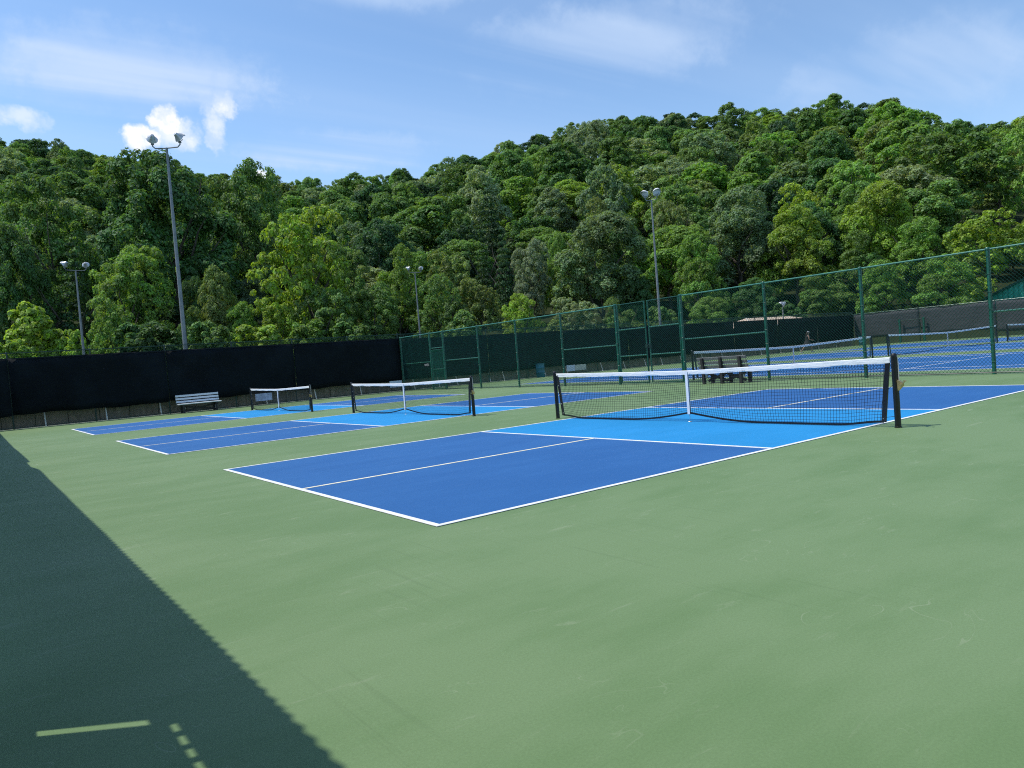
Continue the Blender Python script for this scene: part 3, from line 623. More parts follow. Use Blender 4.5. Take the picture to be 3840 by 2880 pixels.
# ------------------------------------------------------------------ floodlight poles
def light_pole(label, x, y, h, face, spread=.85, s=1.0, one=False, shell='lamp_shell'):
    z0 = max(-.1, terrain(x, y)); p = thing('floodlight_pole', label, 'light pole', (x, y, z0), face, 'floodlight poles'); h -= z0   # local -y faces the courts
    MB().lathe([(.22, 0), (.22, .03), (.125, .035), (.115, 1), (.088, h * .5), (.055, h - .9 * s)], 14).build('pole', 'pole_grey', p, True)
    xs = (-spread, spread) if not one else (0,)
    b = MB(); zb = h - .9 * s
    if not one: b.tube([(-spread, 0, zb + .45 * s), (-spread, 0, zb + .12), (-spread + .12, 0, zb), (0, 0, zb - .02), (spread - .12, 0, zb), (spread, 0, zb + .12), (spread, 0, zb + .45 * s)], .032, 8)
    else: b.tube([(0, 0, zb - .05), (0, 0, zb + .4)], .032, 8)
    b.build('crossarm', 'pole_grey', p, True)
    for k, x_ in enumerate(xs):
        yaw = (.55 if k == 0 else -.5) if not one else .2
        M = (Matrix.Rotation(yaw, 4, 'Z') @ Matrix.Rotation(R_(62), 4, 'X')).to_3x3(); c = Vector((x_, 0, zb + .72 * s))
        fl = MB(); fl.lathe([(0, .46 * s), (.12 * s, .45 * s), (.17 * s, .34 * s), (.21 * s, .26 * s), (.40 * s, .02 * s), (.42 * s, 0), (.40 * s, -.01), (.385 * s, .01)], 18, c, M)
        hd = fl.build('floodlight', shell, p, True)
        gz = MB(); gz.lathe([(.385 * s, .012), (.3 * s, -.03 * s), (.15 * s, -.06 * s), (0, -.07 * s)], 18, c, M); gz.build('lens', 'lamp_glass', hd, True)
        vs = MB(); n = 9
        for j in range(n):
            a = math.pi * (.05 + .9 * j / (n - 1)); q = Vector((math.cos(a) * .42 * s, math.sin(a) * .42 * s, 0)); ext = -.30 * s * math.sin(a)
            vs.v += [tuple(M @ q + c), tuple(M @ (q + Vector((0, 0, ext))) + c)]
        vs.f = [(j * 2, j * 2 + 2, j * 2 + 3, j * 2 + 1) for j in range(n - 1)]; vs.mi = [0] * len(vs.f); vo = vs.build('visor', shell, hd, True); vo.modifiers.new('t', 'SOLIDIFY').thickness = .01
        yk = MB(); yk.tube([M @ Vector((-.24 * s, 0, .22 * s)) + c, c + Vector((-.22 * s, 0, -.2 * s)), (x_, 0, zb + .42 * s), c + Vector((.22 * s, 0, -.2 * s)), M @ Vector((.24 * s, 0, .22 * s)) + c], .02, 6); yk.box(x_ - .06, x_ + .06, -.05, .05, zb + .3 * s, zb + .42 * s); yk.build('yoke', 'pole_grey', hd, True)
    return p
def polar(a, D): return CX + D * math.cos(R_(a)), CY + D * math.sin(R_(a))
light_pole('tallest light pole, left, with two floodlights against the clouds', *polar(77.3, 39.3), 13.4, R_(-35), .66, .62)
light_pole('short light pole at the far left before dark trees', *polar(83.6, 66), 11.4, R_(10), .75, .62)
light_pole('slim light pole before the trees left of the tall green fence corner', *polar(60.4, 80), 12.0, R_(-10), .72, .6)
light_pole('light pole with two white floodlights rising behind the green double gate', *polar(41.85, 58.4), 13.4, R_(120), .46, .75, False, 'white_paint')
light_pole('small single lamp on a thin post above the tan roof', *polar(33.0, 78), 4.75, R_(20), .4, .8, True)

# ------------------------------------------------------------------ buildings beyond the fences
sh = thing('shelter', 'low open shelter with tan roof and white fascia behind the dark windscreen', 'building', (61.0, 38.4, 0))
MB().add([(-5.6, -2.6, 2.55), (5.6, -2.6, 2.75), (4.2, 0, 3.45), (-3.2, 0, 3.45), (-5.6, 2.6, 2.55), (5.6, 2.6, 2.75), (-5.6, -2.6, 2.45), (5.6, -2.6, 2.65), (5.6, 2.6, 2.65), (-5.6, 2.6, 2.45)],
         [(0, 1, 2, 3), (4, 3, 2, 5), (0, 3, 4), (1, 5, 2), (6, 9, 8, 7)]).build('roof', 'roof_tan', sh)
MB().obox((-5.66, -2.62, 2.5), (-3.24, -.02, 3.46), .14, .05).obox((-5.66, -2.65, 2.48), (5.66, -2.65, 2.68), .14, .04).build('fascia', 'white_paint', sh)
for x in (-5.2, 0, 5.2):
    for y in (-2.3, 2.3): MB().bbox(x - .07, x + .07, y - .07, y + .07, -.05, 2.56, .01).build('post', 'wood_brown', sh)
gb = thing('metal_building', 'green metal-sided building with sloping roof edge at the right edge', 'building', (88, 28.2, 0))
L0 = (0, 1.6, -.1); slope = (5.39 - 3.56) / (28.34 - 24.13)
def rz_(y): return 4.1 - y * slope
N_ = 40
for k in range(26):
    y0, y1 = 1.0 - k * .5, 1.0 - (k + 1) * .5 + .02
    ym = -6.0; za, zb = (rz_(y0), rz_(y1)) if y1 >= ym - .02 else (rz_(2 * ym - y0), rz_(2 * ym - y1))
    MB().add([(0, y0, -.1), (0, y1, -.1), (0, y1, zb), (0, y0, za), (-.03, y0 - .12, -.1), (-.03, y0 - .24, -.1), (-.03, y0 - .24, za + (zb - za) * .48), (-.03, y0 - .12, za + (zb - za) * .24)], [(0, 1, 2, 3), (4, 5, 6, 7), (0, 4, 7, 3), (5, 1, 2, 6)]).build('siding_panel', 'siding_green', gb)
MB().obox((-.25, 1.7, rz_(1.7) + .05), (-.25, -6.0, rz_(-6) + .05), .22, .12, (0, 1, 2)).build('rake_board', 'roof_green', gb)
MB().obox((-.25, -6.0, rz_(-6) + .05), (-.25, -13.7, rz_(1.7) + .05), .22, .12, (0, 1, 2)).build('rake_board', 'roof_green', gb)
MB().add([(-.3, 1.8, rz_(1.8) + .12), (-.3, -6, rz_(-6) + .12), (8, -6, rz_(-6) + .12), (8, 1.8, rz_(1.8) + .12), (-.3, -13.8, rz_(1.8) + .12), (8, -13.8, rz_(1.8) + .12)], [(0, 1, 2, 3), (1, 4, 5, 2)]).build('roof', 'roof_green', gb)
MB().box(.05, 7.5, .9, 1.0, -.1, rz_(1.0)).build('side_wall', 'siding_green', gb)

# ------------------------------------------------------------------ tennis player
def skin_obj(name, verts, edges, radii, mt, par, root=0, lv=2):
    me = bpy.data.meshes.new(name); me.from_pydata(verts, edges, []); o = link(name, me, par)
    o.modifiers.new('skin', 'SKIN'); 
    if not me.skin_vertices:
        me.attributes.new if False else None
    sv = me.skin_vertices[0].data if me.skin_vertices else None
    if sv:
        for i, r in enumerate(radii): sv[i].radius = (r, r) if not hasattr(r, '__len__') else r
        sv[root].use_root = True
    s = o.modifiers.new('sub', 'SUBSURF'); s.levels = s.render_levels = lv
    me.materials.append(MATS[mt]); return o
PV = [((0, 0, .88), .12), ((.02, 0, 1.06), .105), ((.05, 0, 1.22), .12), ((.07, 0, 1.30), .07), ((.085, 0, 1.36), .048), ((.10, 0, 1.43), .075), ((.115, 0, 1.51), .085), ((.115, 0, 1.575), .06),
      ((-.02, .09, .84), .085), ((-.20, .10, .48), .058), ((-.46, .10, .13), .036), ((-.50, .10, .05), .03), ((-.38, .10, .03), .03),
      ((.02, -.09, .84), .085), ((.26, -.10, .52), .060), ((.28, -.10, .12), .038), ((.27, -.10, .05), .034), ((.42, -.10, .03), .028),
      ((.05, .17, 1.24), .05), ((-.04, .22, 1.00), .038), ((.12, .20, .86), .028), ((.18, .19, .84), .026),
      ((.05, -.17, 1.24), .05), ((.06, -.24, .99), .038), ((.29, -.22, .93), .028), ((.36, -.21, .92), .026),
      ((.44, -.23, .93), .009), ((.445, -.21, .915), .009), ((.44, -.19, .90), .009), ((.43, -.175, .895), .008), ((.39, -.235, .885), .01),
      ((.25, .21, .83), .009), ((.255, .19, .82), .009), ((.25, .175, .815), .009), ((.24, .16, .815), .008), ((.21, .21, .80), .01)]
PE = [(0, 1), (1, 2), (2, 3), (3, 4), (4, 5), (5, 6), (6, 7), (0, 8), (8, 9), (9, 10), (10, 11), (11, 12), (0, 13), (13, 14), (14, 15), (15, 16), (16, 17), (2, 18), (18, 19), (19, 20), (20, 21), (2, 22), (22, 23), (23, 24), (24, 25),
      (25, 26), (25, 27), (25, 28), (25, 29), (25, 30), (21, 31), (21, 32), (21, 33), (21, 34), (21, 35)]
pl = thing('person', 'tennis player in black top and skirt with a cap, running behind the far net', 'person', (49.6, 27.1, 0), R_(-36))
skin_obj('body', [v for v, r in PV], PE, [r for v, r in PV], 'skin', pl)
MB().tube([(0, 0, .92), (.02, 0, 1.05), (.05, 0, 1.20), (.065, 0, 1.285)], [.160, .150, .185, .13], 14).build('top', 'fabric_black', pl, True)
MB().lathe([(.155, .99), (.185, .88), (.25, .76), (.30, .62), (.29, .62), (.17, .88)], 18).build('skirt', 'fabric_black', pl, True)
hr = MB(); hr.tube([(.09, 0, 1.60), (.045, 0, 1.55), (.01, 0, 1.47), (-.05, 0, 1.38), (-.10, 0, 1.26)], [.05, .088, .07, .045, .012], 10); hr.build('hair', 'hair_brown', pl, True)
cp = MB(); cp.lathe([(.098, 1.555), (.10, 1.59), (.08, 1.63), (.04, 1.648), (0, 1.652)], 14, (.11, 0, 0)); cp.add([(.17, -.07, 1.56), (.29, -.05, 1.545), (.29, .05, 1.545), (.17, .07, 1.56), (.17, -.07, 1.572), (.29, -.05, 1.552), (.29, .05, 1.552), (.17, .07, 1.572)], [(3, 2, 1, 0), (4, 5, 6, 7), (0, 1, 5, 4), (1, 2, 6, 5), (2, 3, 7, 6)]); cp.build('cap', 'cap_grey', pl, True)
fc = MB()
for y in (-.03, .03): fc.lathe([(0, .008), (.008, .006), (.012, 0)], 8, (.192, y, 1.515), Matrix.Rotation(R_(90), 3, 'Y'))
fc.box(.185, .197, -.022, .022, 1.458, 1.468); tag(fc.build('face_features', 'hair_brown', pl), kind='stuff')
for x, y in ((-.44, .10), (.345, -.10)): MB().bbox(x - .12, x + .12, y - .045, y + .045, -.002, .07, .02).build('shoe', 'shoe', pl)
rk = thing('tennis_racket', 'dark tennis racket held low in the player\'s hand', 'racket', (49.6, 27.1, 0), R_(-36))
n = 20; hoop = [(.74 + .155 * math.cos(2 * math.pi * k / n), -.21, .64 + .135 * math.sin(2 * math.pi * k / n)) for k in range(n + 1)]
MB().tube(hoop, .011, 6, False).build('hoop', 'racket_frame', rk, True); MB().tube([(.36, -.21, .93), (.62, -.21, .73)], .016, 8).build('handle', 'racket_frame', rk, True)
stg = MB()
for k in range(-5, 6):
    e = math.sqrt(1 - (k / 6) ** 2); stg.tube([(.74 + k * .0258, -.21, .64 - .135 * e), (.74 + k * .0258, -.21, .64 + .135 * e)], .0015, 3, False); stg.tube([(.74 - .155 * e, -.21, .64 + k * .0225), (.74 + .155 * e, -.21, .64 + k * .0225)], .0015, 3, False)
tag(stg.build('strings', 'strap_white', rk), kind='stuff')

# ------------------------------------------------------------------ trees
rng = np.random.default_rng(11)
def unit(n):
    v = rng.normal(size=(n, 3)); return v / np.linalg.norm(v, axis=1, keepdims=True)
def leaf_mesh(name, centres, radii, tones, per, leaf, squash=0.75, up=0.45, droop=0.0, core=None):
    allp = []; allt = []; alln = []; alls = []
    for c, r, tn in zip(centres, radii, tones):
        n = int(per * (r / np.mean(radii)) ** 2)
        d = unit(n); rr = r * (0.45 + 0.6 * rng.random(n) ** 0.6)[:, None]
        p = d * rr; p[:, 2] *= squash
        if droop: p[:, 2] -= droop * (p[:, 0] ** 2 + p[:, 1] ** 2) / r
        keep = rng.random(n) < np.clip(0.55 + 0.6 * d[:, 2] + 0.35 * (d * ((c - core) / (np.linalg.norm(c - core) + 1e-6))).sum(1), 0.12, 1.0)
        nn = d * 0.80 + np.array([0, 0, up]) + unit(n) * 0.50; nn /= np.linalg.norm(nn, axis=1, keepdims=True)
        allp.append((c + p)[keep]); alln.append(nn[keep]); allt.append(np.full(keep.sum(), tn)); alls.append(leaf * (0.55 + 0.75 * rng.random(keep.sum())))
    P = np.concatenate(allp); N = np.concatenate(alln); T = np.concatenate(allt); S = np.concatenate(alls)[:, None]; n = len(P)
    u = np.cross(N, unit(n)); u /= np.linalg.norm(u, axis=1, keepdims=True) + 1e-9; v = np.cross(N, u)
    asp = (0.5 + 0.3 * rng.random(n))[:, None]
    V = np.empty((n, 4, 3)); V[:, 0] = P + u * S; V[:, 1] = P + v * S * asp + N * S * 0.12; V[:, 2] = P - u * S; V[:, 3] = P - v * S * asp + N * S * 0.12
    me = bpy.data.meshes.new(name); me.vertices.add(n * 4); me.vertices.foreach_set('co', V.ravel()); me.loops.add(n * 4); me.loops.foreach_set('vertex_index', np.arange(n * 4, dtype=np.int32))
    me.polygons.add(n); me.polygons.foreach_set('loop_start', np.arange(0, n * 4, 4, dtype=np.int32)); me.polygons.foreach_set('loop_total', np.full(n, 4, dtype=np.int32))
    a = me.attributes.new('tone', 'FLOAT', 'FACE'); a.data.foreach_set('value', T.astype(np.float32)); me.materials.append(MATS['leaf']); me.update(); me.validate()
    return me
def crown_broad(seed, shape, npf, per, leaf, pr=(.17, .30), loose=0.0):
    # reference tree: 15 m high, crown 12 m wide between z = 2 and 15: several big boughs, each a mass of leaf clumps
    global rng; rng = np.random.default_rng(seed); C = []; Rr = []; T = []; R = 6.0; M = []
    nm = {'round': 9, 'dome': 11, 'oval': 9, 'spread': 12}[shape]; a0 = rng.random() * 6.28
    for k in range(nm):
        t_ = (k + .5) / nm; ph = a0 + k * 2.4 + rng.normal() * .3
        if shape == 'oval': q, z, r = .38 * (1 - .25 * abs(2 * t_ - 1)), 4.2 + 8.0 * t_, .42 + .10 * rng.random()
        elif shape == 'spread': q, z, r = .62 * (1 - .35 * t_), 4.6 + 6.6 * t_ + rng.normal() * .8, .30 + .14 * rng.random()
        elif shape == 'dome': q, z, r = .62 * (1 - t_ ** 1.6) + .05, 3.4 + 9.0 * t_, .34 + .14 * rng.random()
        else: q, z, r = .56 * math.sin(math.pi * (.18 + .74 * t_)) ** .8, 4.0 + 8.4 * t_, .36 + .14 * rng.random()
        q *= R * (.8 + .35 * rng.random()); M.append((q * math.cos(ph), q * math.sin(ph), z, R * r))
    tot = sum(m_[3] ** 2 for m_ in M)
    for (mx, my, mz, mr) in M:
        tone = rng.random()
        for _ in range(int(npf * mr * mr / tot)):
            d = unit(1)[0]
            if d[2] < -.35 and rng.random() < .7: d[2] = -d[2]
            r = R * (pr[0] + (pr[1] - pr[0]) * rng.random()); q = (mr - r * .45) * (.86 + .2 * rng.random()) if rng.random() < .86 else mr * .5
            c = np.array([mx, my, mz]) + d * q * np.array([1, 1, .82])
            if any(((c[0] - b[0]) ** 2 + (c[1] - b[1]) ** 2 + (c[2] - b[2]) ** 2) < (b[3] * .62) ** 2 for b in M): continue
            C.append(c); Rr.append(r); T.append(min(1, max(0, .55 * tone + .45 * rng.random())))
    C = np.array(C); Rr = np.array(Rr)
    k = 6.0 / max(1e-6, np.percentile(np.hypot(C[:, 0], C[:, 1]) + Rr * .6, 97)); C[:, :2] *= k
    zt = np.max(C[:, 2] + Rr * .6); C[:, 2] = 2.2 + (C[:, 2] - 2.2) * (15.0 - 2.2) / (zt - 2.2)
    return leaf_mesh('crown', C, Rr, T, per, leaf, .78, .42, loose, np.array([0, 0, 7.0]))
def crown_conifer(seed, per, leaf):
    global rng; rng = np.random.default_rng(seed); C = []; Rr = []; T = []
    for lv in range(15):
        t_ = lv / 14; rr = 3.4 * (1 - t_) ** .85 + .25; k = max(3, int(8 * (1 - t_) + 3))
        for j in range(k):
            ph = 6.283 * (j + rng.random() * .7) / k + lv; q = rr * (.72 + .35 * rng.random()); C.append((q * math.cos(ph) * .7, q * math.sin(ph) * .7, 1.5 + 13.2 * t_ - .2 * q)); Rr.append(.45 + .28 * rr * .9); T.append(rng.random() * .6)
    return leaf_mesh('crown', np.array(C), np.array(Rr), T, per, leaf, .45, .3, .25, np.array([0, 0, 6.0]))
def crown_bush(seed, npf, per, leaf):
    global rng; rng = np.random.default_rng(seed); C = []; Rr = []; T = []
    for i in range(npf):
        ph = rng.random() * 6.283; t_ = rng.random(); e = math.sqrt(max(0, 1 - t_ ** 2)); q = 6 * e * (.55 + .4 * rng.random()); C.append((q * math.cos(ph), q * math.sin(ph), .8 + t_ * 12.4)); Rr.append(6 * (.16 + .16 * rng.random())); T.append(rng.random())
    return leaf_mesh('crown', np.array(C), np.array(Rr), T, per, leaf, .8, .45, .05, np.array([0, 0, 3.0]))
def trunk_mesh(seed, hgt=8.5, r0=.36, nl=7):
    rd = random.Random(seed); mb = MB(); bend = [(0, 0, -1.5)]
    for i in range(1, 7): bend.append((rd.uniform(-.12, .12) * i, rd.uniform(-.12, .12) * i, hgt * i / 6))
    mb.tube([bend[0]] + [(0, 0, 0)] + bend[1:], [r0 * 1.35, r0 * 1.15] + [r0 * (1 - .145 * i) for i in range(1, 7)], 8)
    for i in range(nl):
        k = rd.randint(2, 5); b = Vector(bend[k]); a = rd.uniform(0, 6.28); ln = rd.uniform(2.5, 4.6); d = Vector((math.cos(a), math.sin(a), rd.uniform(.5, 1.1)))
        mb.tube([b, b + d * ln * .45 + Vector((0, 0, .2)), b + d * ln * .8 + Vector((rd.uniform(-.4, .4), rd.uniform(-.4, .4), .7)), b + d * ln + Vector((0, 0, 1.3))], [r0 * .42, r0 * .3, r0 * .18, r0 * .06], 6)
    o = mb.build('trunk', 'bark', None, True); me = o.data; bpy.data.objects.remove(o); return me
NEAR = {'oak': [crown_broad(1, 'round', 420, 190, .155, (.09, .17)), crown_broad(2, 'dome', 420, 190, .155, (.09, .17))], 'oval': [crown_broad(3, 'oval', 420, 175, .155, (.08, .16)), crown_broad(4, 'oval', 400, 175, .16, (.08, .16))],
        'loose': [crown_broad(5, 'oval', 400, 85, .20, (.065, .13), .08), crown_broad(6, 'spread', 400, 85, .20, (.065, .13), .08)], 'feather': [crown_broad(7, 'dome', 480, 130, .14, (.07, .14), .12), crown_broad(8, 'spread', 460, 130, .14, (.07, .14), .12)],
        'conifer': [crown_conifer(9, 170, .17)], 'bush': [crown_broad(10, 'spread', 240, 120, .34, (.09, .18)), crown_broad(12, 'dome', 240, 120, .34, (.09, .18)), crown_broad(13, 'round', 240, 120, .34, (.09, .18))]}
FAR = {'oak': [crown_broad(21, 'round', 300, 130, .22, (.09, .18)), crown_broad(22, 'dome', 300, 130, .22, (.09, .18)), crown_broad(23, 'spread', 300, 130, .22, (.09, .18)), crown_broad(27, 'round', 280, 140, .22, (.10, .20)), crown_broad(29, 'dome', 300, 130, .22, (.09, .18))], 'oval': [crown_broad(24, 'oval', 290, 125, .22, (.09, .18)), crown_broad(28, 'round', 300, 125, .22, (.09, .18))],
       'feather': [crown_broad(25, 'dome', 340, 110, .19, (.08, .15), .10), crown_broad(26, 'round', 340, 110, .19, (.08, .15), .10)]}
TRUNK = [trunk_mesh(31), trunk_mesh(32), trunk_mesh(33)]
COLS = {'dark': (.108, .205, .058), 'deep': (.070, .145, .055), 'mid': (.182, .296, .072), 'grass': (.215, .350, .066), 'yellow': (.305, .425, .058), 'lime': (.360, .480, .058), 'grey': (.215, .296, .136), 'pale': (.300, .370, .195), 'olive': (.235, .300, .090)}
rt = random.Random(5)
def jit(c, a=.12):
    b = .95 + rt.uniform(-a, a); h = rt.uniform(-.05, .05); return (c[0] * b * .93 * (1 + h), c[1] * b, c[2] * b * (1 + rt.uniform(-.1, .1)), 1)
def disp_dir(px, py):
    d = RIGHT * ((px - 1106) * 1.735986 / 2748.33) - UP * ((py - 829.5) * 1.735986 / 2748.33) + FWD
    return math.degrees(math.atan2(d.y, d.x)), d.z / math.hypot(d.x, d.y), d.length / math.hypot(d.x, d.y)
placed = []
def tree_at(name, label, x, y, z, hgt, wid, kind, colr, near=True, group=None, parts=True, v=None):
    lib = (NEAR if near else FAR); vs = lib.get(kind) or NEAR[kind]; me = vs[rt.randrange(len(vs)) if v is None else v % len(vs)]
    rz = rt.uniform(0, 6.28); base = 7.5 if kind == 'conifer' else 12.0
    t_ = thing(name, label, 'shrub' if 'shrub' in name else 'tree', (x, y, z), rz, group); t_.scale = (wid / base, wid / base * rt.uniform(.92, 1.08), hgt / 15.0)
    c = link('crown', me, t_); c.color = colr
    if parts and kind != 'bush': link('trunk', TRUNK[rt.randrange(3)], t_)
    placed.append((x, y)); return t_
# trees that stand out in the photograph: picture column, top, width, distance in metres, kind, colour, label
FRONT = [
 (345, 322, 275, 104, 'oak', 'dark', 'towering dark green tree behind the tallest light pole', 0),
 (520, 350, 165, 112, 'oval', 'mid', 'tall tree with sprigs against the sky, right of the towering dark tree', 0),
 (645, 440, 200, 88, 'loose', 'yellow', 'tall bright yellow-green tree with open foliage left of the picture centre', 0),
 (95, 395, 210, 108, 'oval', 'mid', 'broad mid-green tree at the left edge below the far ridge', 1),
 (20, 480, 130, 96, 'oak', 'dark', 'dark tree cut by the left edge of the picture', 0),
 (268, 525, 175, 90, 'oval', 'grass', 'full green tree between the two left light poles', 1),
 (150, 520, 120, 96, 'conifer', 'deep', 'dark evergreen behind the short left light pole', 0),
 (465, 572, 115, 88, 'oak', 'olive', 'rounded olive-green tree just right of the tallest light pole', 1),
 (590, 640, 110, 84, 'loose', 'yellow', 'yellow-green sapling clump under the tall bright tree', 1),
 (520, 650, 110, 86, 'feather', 'grass', 'leafy green tree low above the windscreen right of the tallest pole', 0),
 (690, 610, 130, 84, 'loose', 'mid', 'loose green tree below the bright yellow-green tree, right side', 0),
 (820, 470, 165, 112, 'oak', 'deep', 'deep green round tree above the slim light pole', 1),
 (850, 530, 115, 94, 'feather', 'grass', 'fresh green tree with feathery crown left of the slim light pole', 1),
 (800, 610, 120, 86, 'oval', 'mid', 'mid-green tree low behind the windscreen, left of the slim light pole', 0),
 (965, 538, 100, 96, 'loose', 'olive', 'sparse olive tree just right of the slim light pole', 0),
 (945, 590, 130, 86, 'feather', 'mid', 'layered green tree at the foot of the slim light pole', 0),
 (1030, 600, 100, 88, 'loose', 'olive', 'yellowish drooping tree right of the slim light pole', 1),
 (1040, 512, 60, 104, 'conifer', 'deep', 'left one of three dark conifers in the middle of the wood', 0),
 (1082, 490, 66, 102, 'conifer', 'deep', 'tallest of three dark conifers in the middle of the wood', 0),
 (1118, 530, 52, 106, 'conifer', 'dark', 'right one of three dark conifers in the middle of the wood', 0),
 (1143, 517, 82, 96, 'oval', 'pale', 'pale olive tree right of the three dark conifers', 0),
 (1290, 463, 205, 92, 'oak', 'grey', 'big grey-green tree left of the light pole behind the gate', 0),
 (1200, 500, 70, 98, 'feather', 'grass', 'small bright green tree wedged left of the big grey-green tree', 0),
 (1232, 388, 150, 146, 'oak', 'yellow', 'glowing yellow-green tree on the mid slope above the big grey-green tree', 1),
 (1370, 302, 190, 176, 'feather', 'pale', 'wide pale grey-green tree on the slope, largest below the ridge', 0),
 (1550, 300, 120, 178, 'feather', 'pale', 'pale misty-leaved tree right of the wide pale one', 1),
 (1680, 362, 95, 166, 'oak', 'yellow', 'yellow-green round tree on the right slope', 0),
 (1785, 316, 85, 186, 'oak', 'yellow', 'yellow-green tree high on the right slope below the summit', 1),
 (1728, 395, 110, 116, 'loose', 'lime', 'tall light lime-green tree on the right half of the wood', 0),
 (1585, 405, 195, 102, 'oak', 'grey', 'large shadowy grey-green tree right of the light pole behind the gate', 1),
 (1452, 428, 95, 108, 'oval', 'olive', 'olive tree directly right of the floodlights behind the gate', 1),
 (1500, 502, 120, 92, 'feather', 'grass', 'bright green feathery tree above the fence right of the gate', 0),
 (1868, 425, 120, 138, 'oak', 'grey', 'dusky grey-green tree on the right lower slope', 0),
 (1955, 366, 115, 162, 'oval', 'grey', 'grey-green oval tree on the right slope', 0),
 (2000, 296, 135, 190, 'feather', 'pale', 'broad pale tree high on the right slope', 0),
 (2150, 330, 130, 150, 'loose', 'olive', 'thin-leaved olive tree at the right edge with bare twigs', 0),
 (1850, 500, 130, 96, 'feather', 'mid', 'soft green tree above the fence on the right', 1),
 (1985, 468, 150, 100, 'feather', 'grass', 'broad fresh green tree above the fence at right', 0),
 (2130, 458, 165, 96, 'loose', 'yellow', 'sunny yellow-green tree at the right edge above the fence', 1),
 (1528, 640, 85, 84, 'oak', 'grass', 'small round tree seen through the fence right of the gate', 0),
 (1625, 600, 110, 90, 'oak', 'dark', 'dark tree seen through the fence above the tan roof', 1),
 (1780, 590, 120, 92, 'feather', 'mid', 'green tree seen through the fence above the tennis player', 1),
 (1900, 560, 120, 90, 'feather', 'grass', 'leafy green tree behind the fence left of the tall fence post', 0),
 (2040, 548, 150, 88, 'feather', 'grass', 'bright layered tree behind the fence above the grey windscreen', 0),
 (2190, 540, 130, 124, 'loose', 'mid', 'green tree behind the green metal building', 0),
 (2190, 590, 90, 117, 'feather', 'mid', 'leafy tree just over the roof of the green metal building', 1),
 (2135, 600, 90, 113, 'oak', 'grass', 'round green tree left of the green metal building', 0),
 (2085, 605, 80, 108, 'feather', 'dark', 'dark tree over the grey windscreen left of the metal building', 0),
 (1120, 632, 105, 82, 'feather', 'yellow', 'low yellow-green tree above the fence in the middle', 0),
 (1240, 640, 110, 84, 'loose', 'pale', 'loose pale tree above the fence left of the gate', 0),
 (1370, 600, 90, 90, 'oak', 'dark', 'dark tree at the foot of the light pole behind the gate', 0),
 (1340, 640, 90, 84, 'feather', 'mid', 'small green tree left of the gate above the windscreen', 1),
 (420, 600, 70, 92, 'oak', 'dark', 'dark tree tucked behind the foot of the tallest light pole', 0),
 (740, 520, 110, 98, 'oval', 'mid', 'mid-green tree right of the tall bright yellow-green tree', 0),
 (400, 660, 90, 86, 'feather', 'mid', 'low leafy tree at the foot of the tallest light pole', 1),
 (240, 640, 100, 84, 'loose', 'grass', 'low green tree right of the short left light pole', 0),
]
for (px, py, pw, D, kind, cn, lb, v) in FRONT:
    a, tn, sl = disp_dir(px, py); x, y = polar(a, D); z = terrain(x, y); top = CAMP.z + tn * D
    wid = pw * 1.735986 / 2748.33 * D * math.cos(R_(a - 53.6)) * 1.06
    tree_at('conifer_tree' if kind == 'conifer' else 'broadleaf_tree', lb, x, y, z, max(5, top - z), wid, kind, jit(COLS[cn], .06), True, 'trees along the foot of the hill' if D < 120 else 'trees picked out on the slope', True, v)
for px, py, pw, D, cn, lb in [(66, 655, 125, 80, 'lime', 'bright lime-green shrub above the windscreen at the left edge'), (150, 712, 60, 78, 'lime', 'small bright shrub right beside the lime-green shrub at left'), (20, 735, 80, 72, 'yellow', 'lowest yellow-green shrub at the left edge on the windscreen'),
                              (455, 690, 90, 76, 'mid', 'green shrub just above the windscreen right of the tallest pole'), (560, 700, 110, 76, 'yellow', 'yellow-green shrub above the windscreen, left of centre'), (660, 690, 90, 78, 'grass', 'leafy shrub above the windscreen under the tall bright tree'), (320, 690, 120, 78, 'dark', 'dark shrub above the windscreen between the left light poles'),
                              (760, 690, 90, 80, 'mid', 'dark leafy shrub above the windscreen left of the slim pole'), (1000, 670, 90, 80, 'mid', 'green shrub right of the slim light pole above the fence'), (1200, 690, 70, 78, 'olive', 'small olive shrub behind the fence top, centre'), (1430, 660, 70, 82, 'mid', 'shrub behind the double gate'), (1700, 650, 90, 86, 'dark', 'dark shrub behind the fence by the tan roof')]:
    a, tn, sl = disp_dir(px, py); x, y = polar(a, D); z = terrain(x, y); tree_at('shrub', lb, x, y, z, max(3, CAMP.z + tn * D - z), pw * 1.736 / 2748.3 * D * 1.05, 'bush', jit(COLS[cn], .06), True, 'shrubs beyond the windscreen', False)
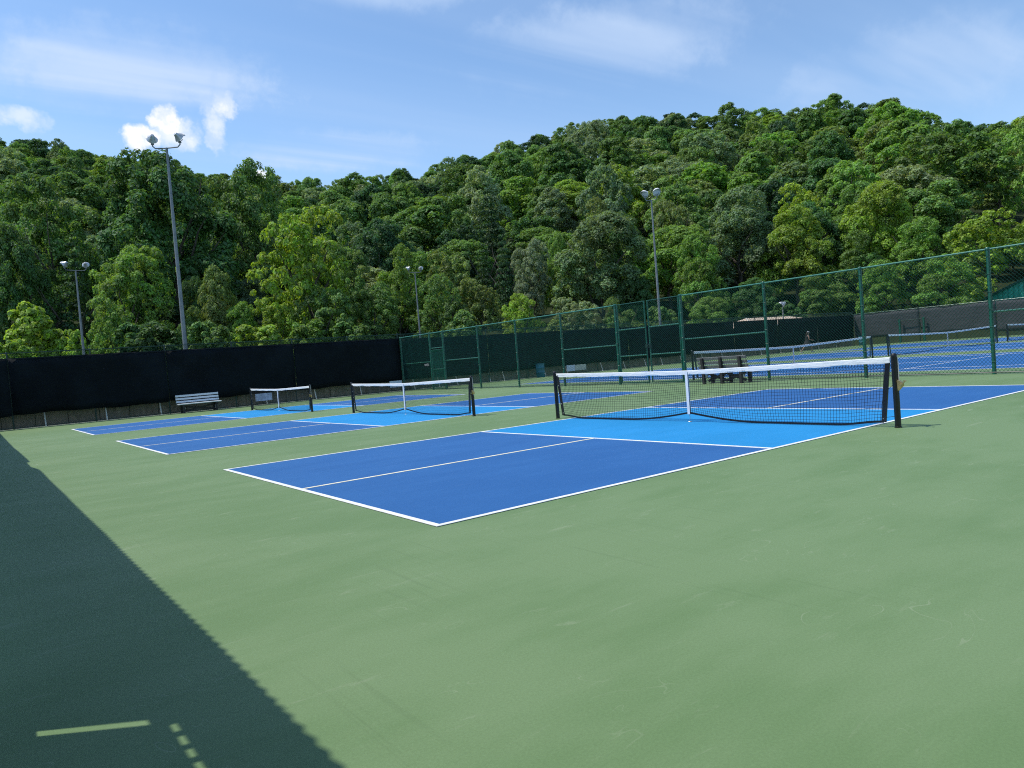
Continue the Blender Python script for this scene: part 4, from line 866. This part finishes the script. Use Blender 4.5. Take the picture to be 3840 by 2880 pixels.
# the wooded slope: every tree stands on its own, kinds and colours mixed
HILL = [('oak', 'dark', 24, 'dark green round tree'), ('oak', 'mid', 24, 'mid-green round tree'), ('oval', 'mid', 14, 'mid-green upright tree'), ('oval', 'deep', 10, 'deep green upright tree'),
        ('feather', 'grey', 11, 'grey-green soft-crowned tree'), ('oak', 'grass', 12, 'fresh green round tree'), ('feather', 'olive', 6, 'olive soft-crowned tree'), ('oak', 'yellow', 5, 'yellow-green round tree'), ('loose', 'grass', 7, 'open-crowned light green tree'), ('feather', 'pale', 5, 'pale soft-crowned tree'), ('conifer', 'deep', 3, 'dark pointed conifer')]
ZONES = [(84, 'far left'), (80, 'above the short left pole'), (75, 'above the tallest pole'), (69, 'right of the tallest pole'), (64, 'over the bright yellow-green tree'), (58, 'above the slim pole'), (52, 'over the fence corner'), (46, 'left of the gate'), (40, 'above the double gate'), (35, 'right of the gate'), (30, 'above the tan roof'), (25, 'over the tennis player'), (20, 'over the grey windscreen'), (-99, 'far right')]
wts = [h[2] for h in HILL]; fill = []
tries = 0
while tries < 26000 and len(fill) < 470:
    tries += 1; a = rt.uniform(15, 90.5); Rr = interp(a, 1); D = math.sqrt(rt.uniform(94 ** 2, (Rr + 6) ** 2)); x, y = polar(a, D)
    if a < 23 and D < 111: continue
    sep_ = 7.0 if D < 130 else (10.0 if D < 200 else 11.2)
    if D > Rr - 20: sep_ = 8.6
    if any((x - q[0]) ** 2 + (y - q[1]) ** 2 < sep_ ** 2 for q in fill): continue
    if any((x - q[0]) ** 2 + (y - q[1]) ** 2 < 49 for q in placed[:70]): continue
    fill.append((x, y, D, a))
seen_labels = set()
for x, y, D, a in fill:
    wid = rt.uniform(9.0, 16.5) if D > 125 else rt.uniform(8.5, 12.5); h = rt.uniform(12.5, 19.0) if D > 120 else rt.uniform(11, 15)
    if D > interp(a, 1) - 22: h = rt.uniform(12, 14.5); wid = min(wid, 12.5)
    zone = next(n_ for lim, n_ in ZONES if a >= lim); fr = (D - 94) / (interp(a, 1) - 94)
    band = 'at the foot of the slope' if fr < .2 else 'low on the slope' if fr < .42 else 'halfway up the slope' if fr < .65 else 'high on the slope' if fr < .88 else 'on the skyline'
    sz = 'wide' if wid > 13.4 else 'narrow' if wid < 11.4 else 'medium-wide'
    for _ in range(40):
        kind, cn, _w, lb = rt.choices(HILL, wts)[0]; full = f'{sz} {lb} {band}, {zone}'
        if full not in seen_labels: break
        if _ > 20: wid = rt.uniform(9.5, 14.8); sz = 'wide' if wid > 13.4 else 'narrow' if wid < 11.4 else 'medium-wide'
    seen_labels.add(full)
    if kind == 'conifer': wid *= .55
    tree_at({'oak': 'round_crowned_tree', 'oval': 'upright_tree', 'feather': 'soft_crowned_tree', 'loose': 'open_crowned_tree', 'conifer': 'conifer_tree'}[kind], full, x, y, terrain(x, y), h, wid, kind, jit(COLS[cn], .16), D < 115, 'trees of the wooded hillside', D < 125)
print('fill trees', len(fill))
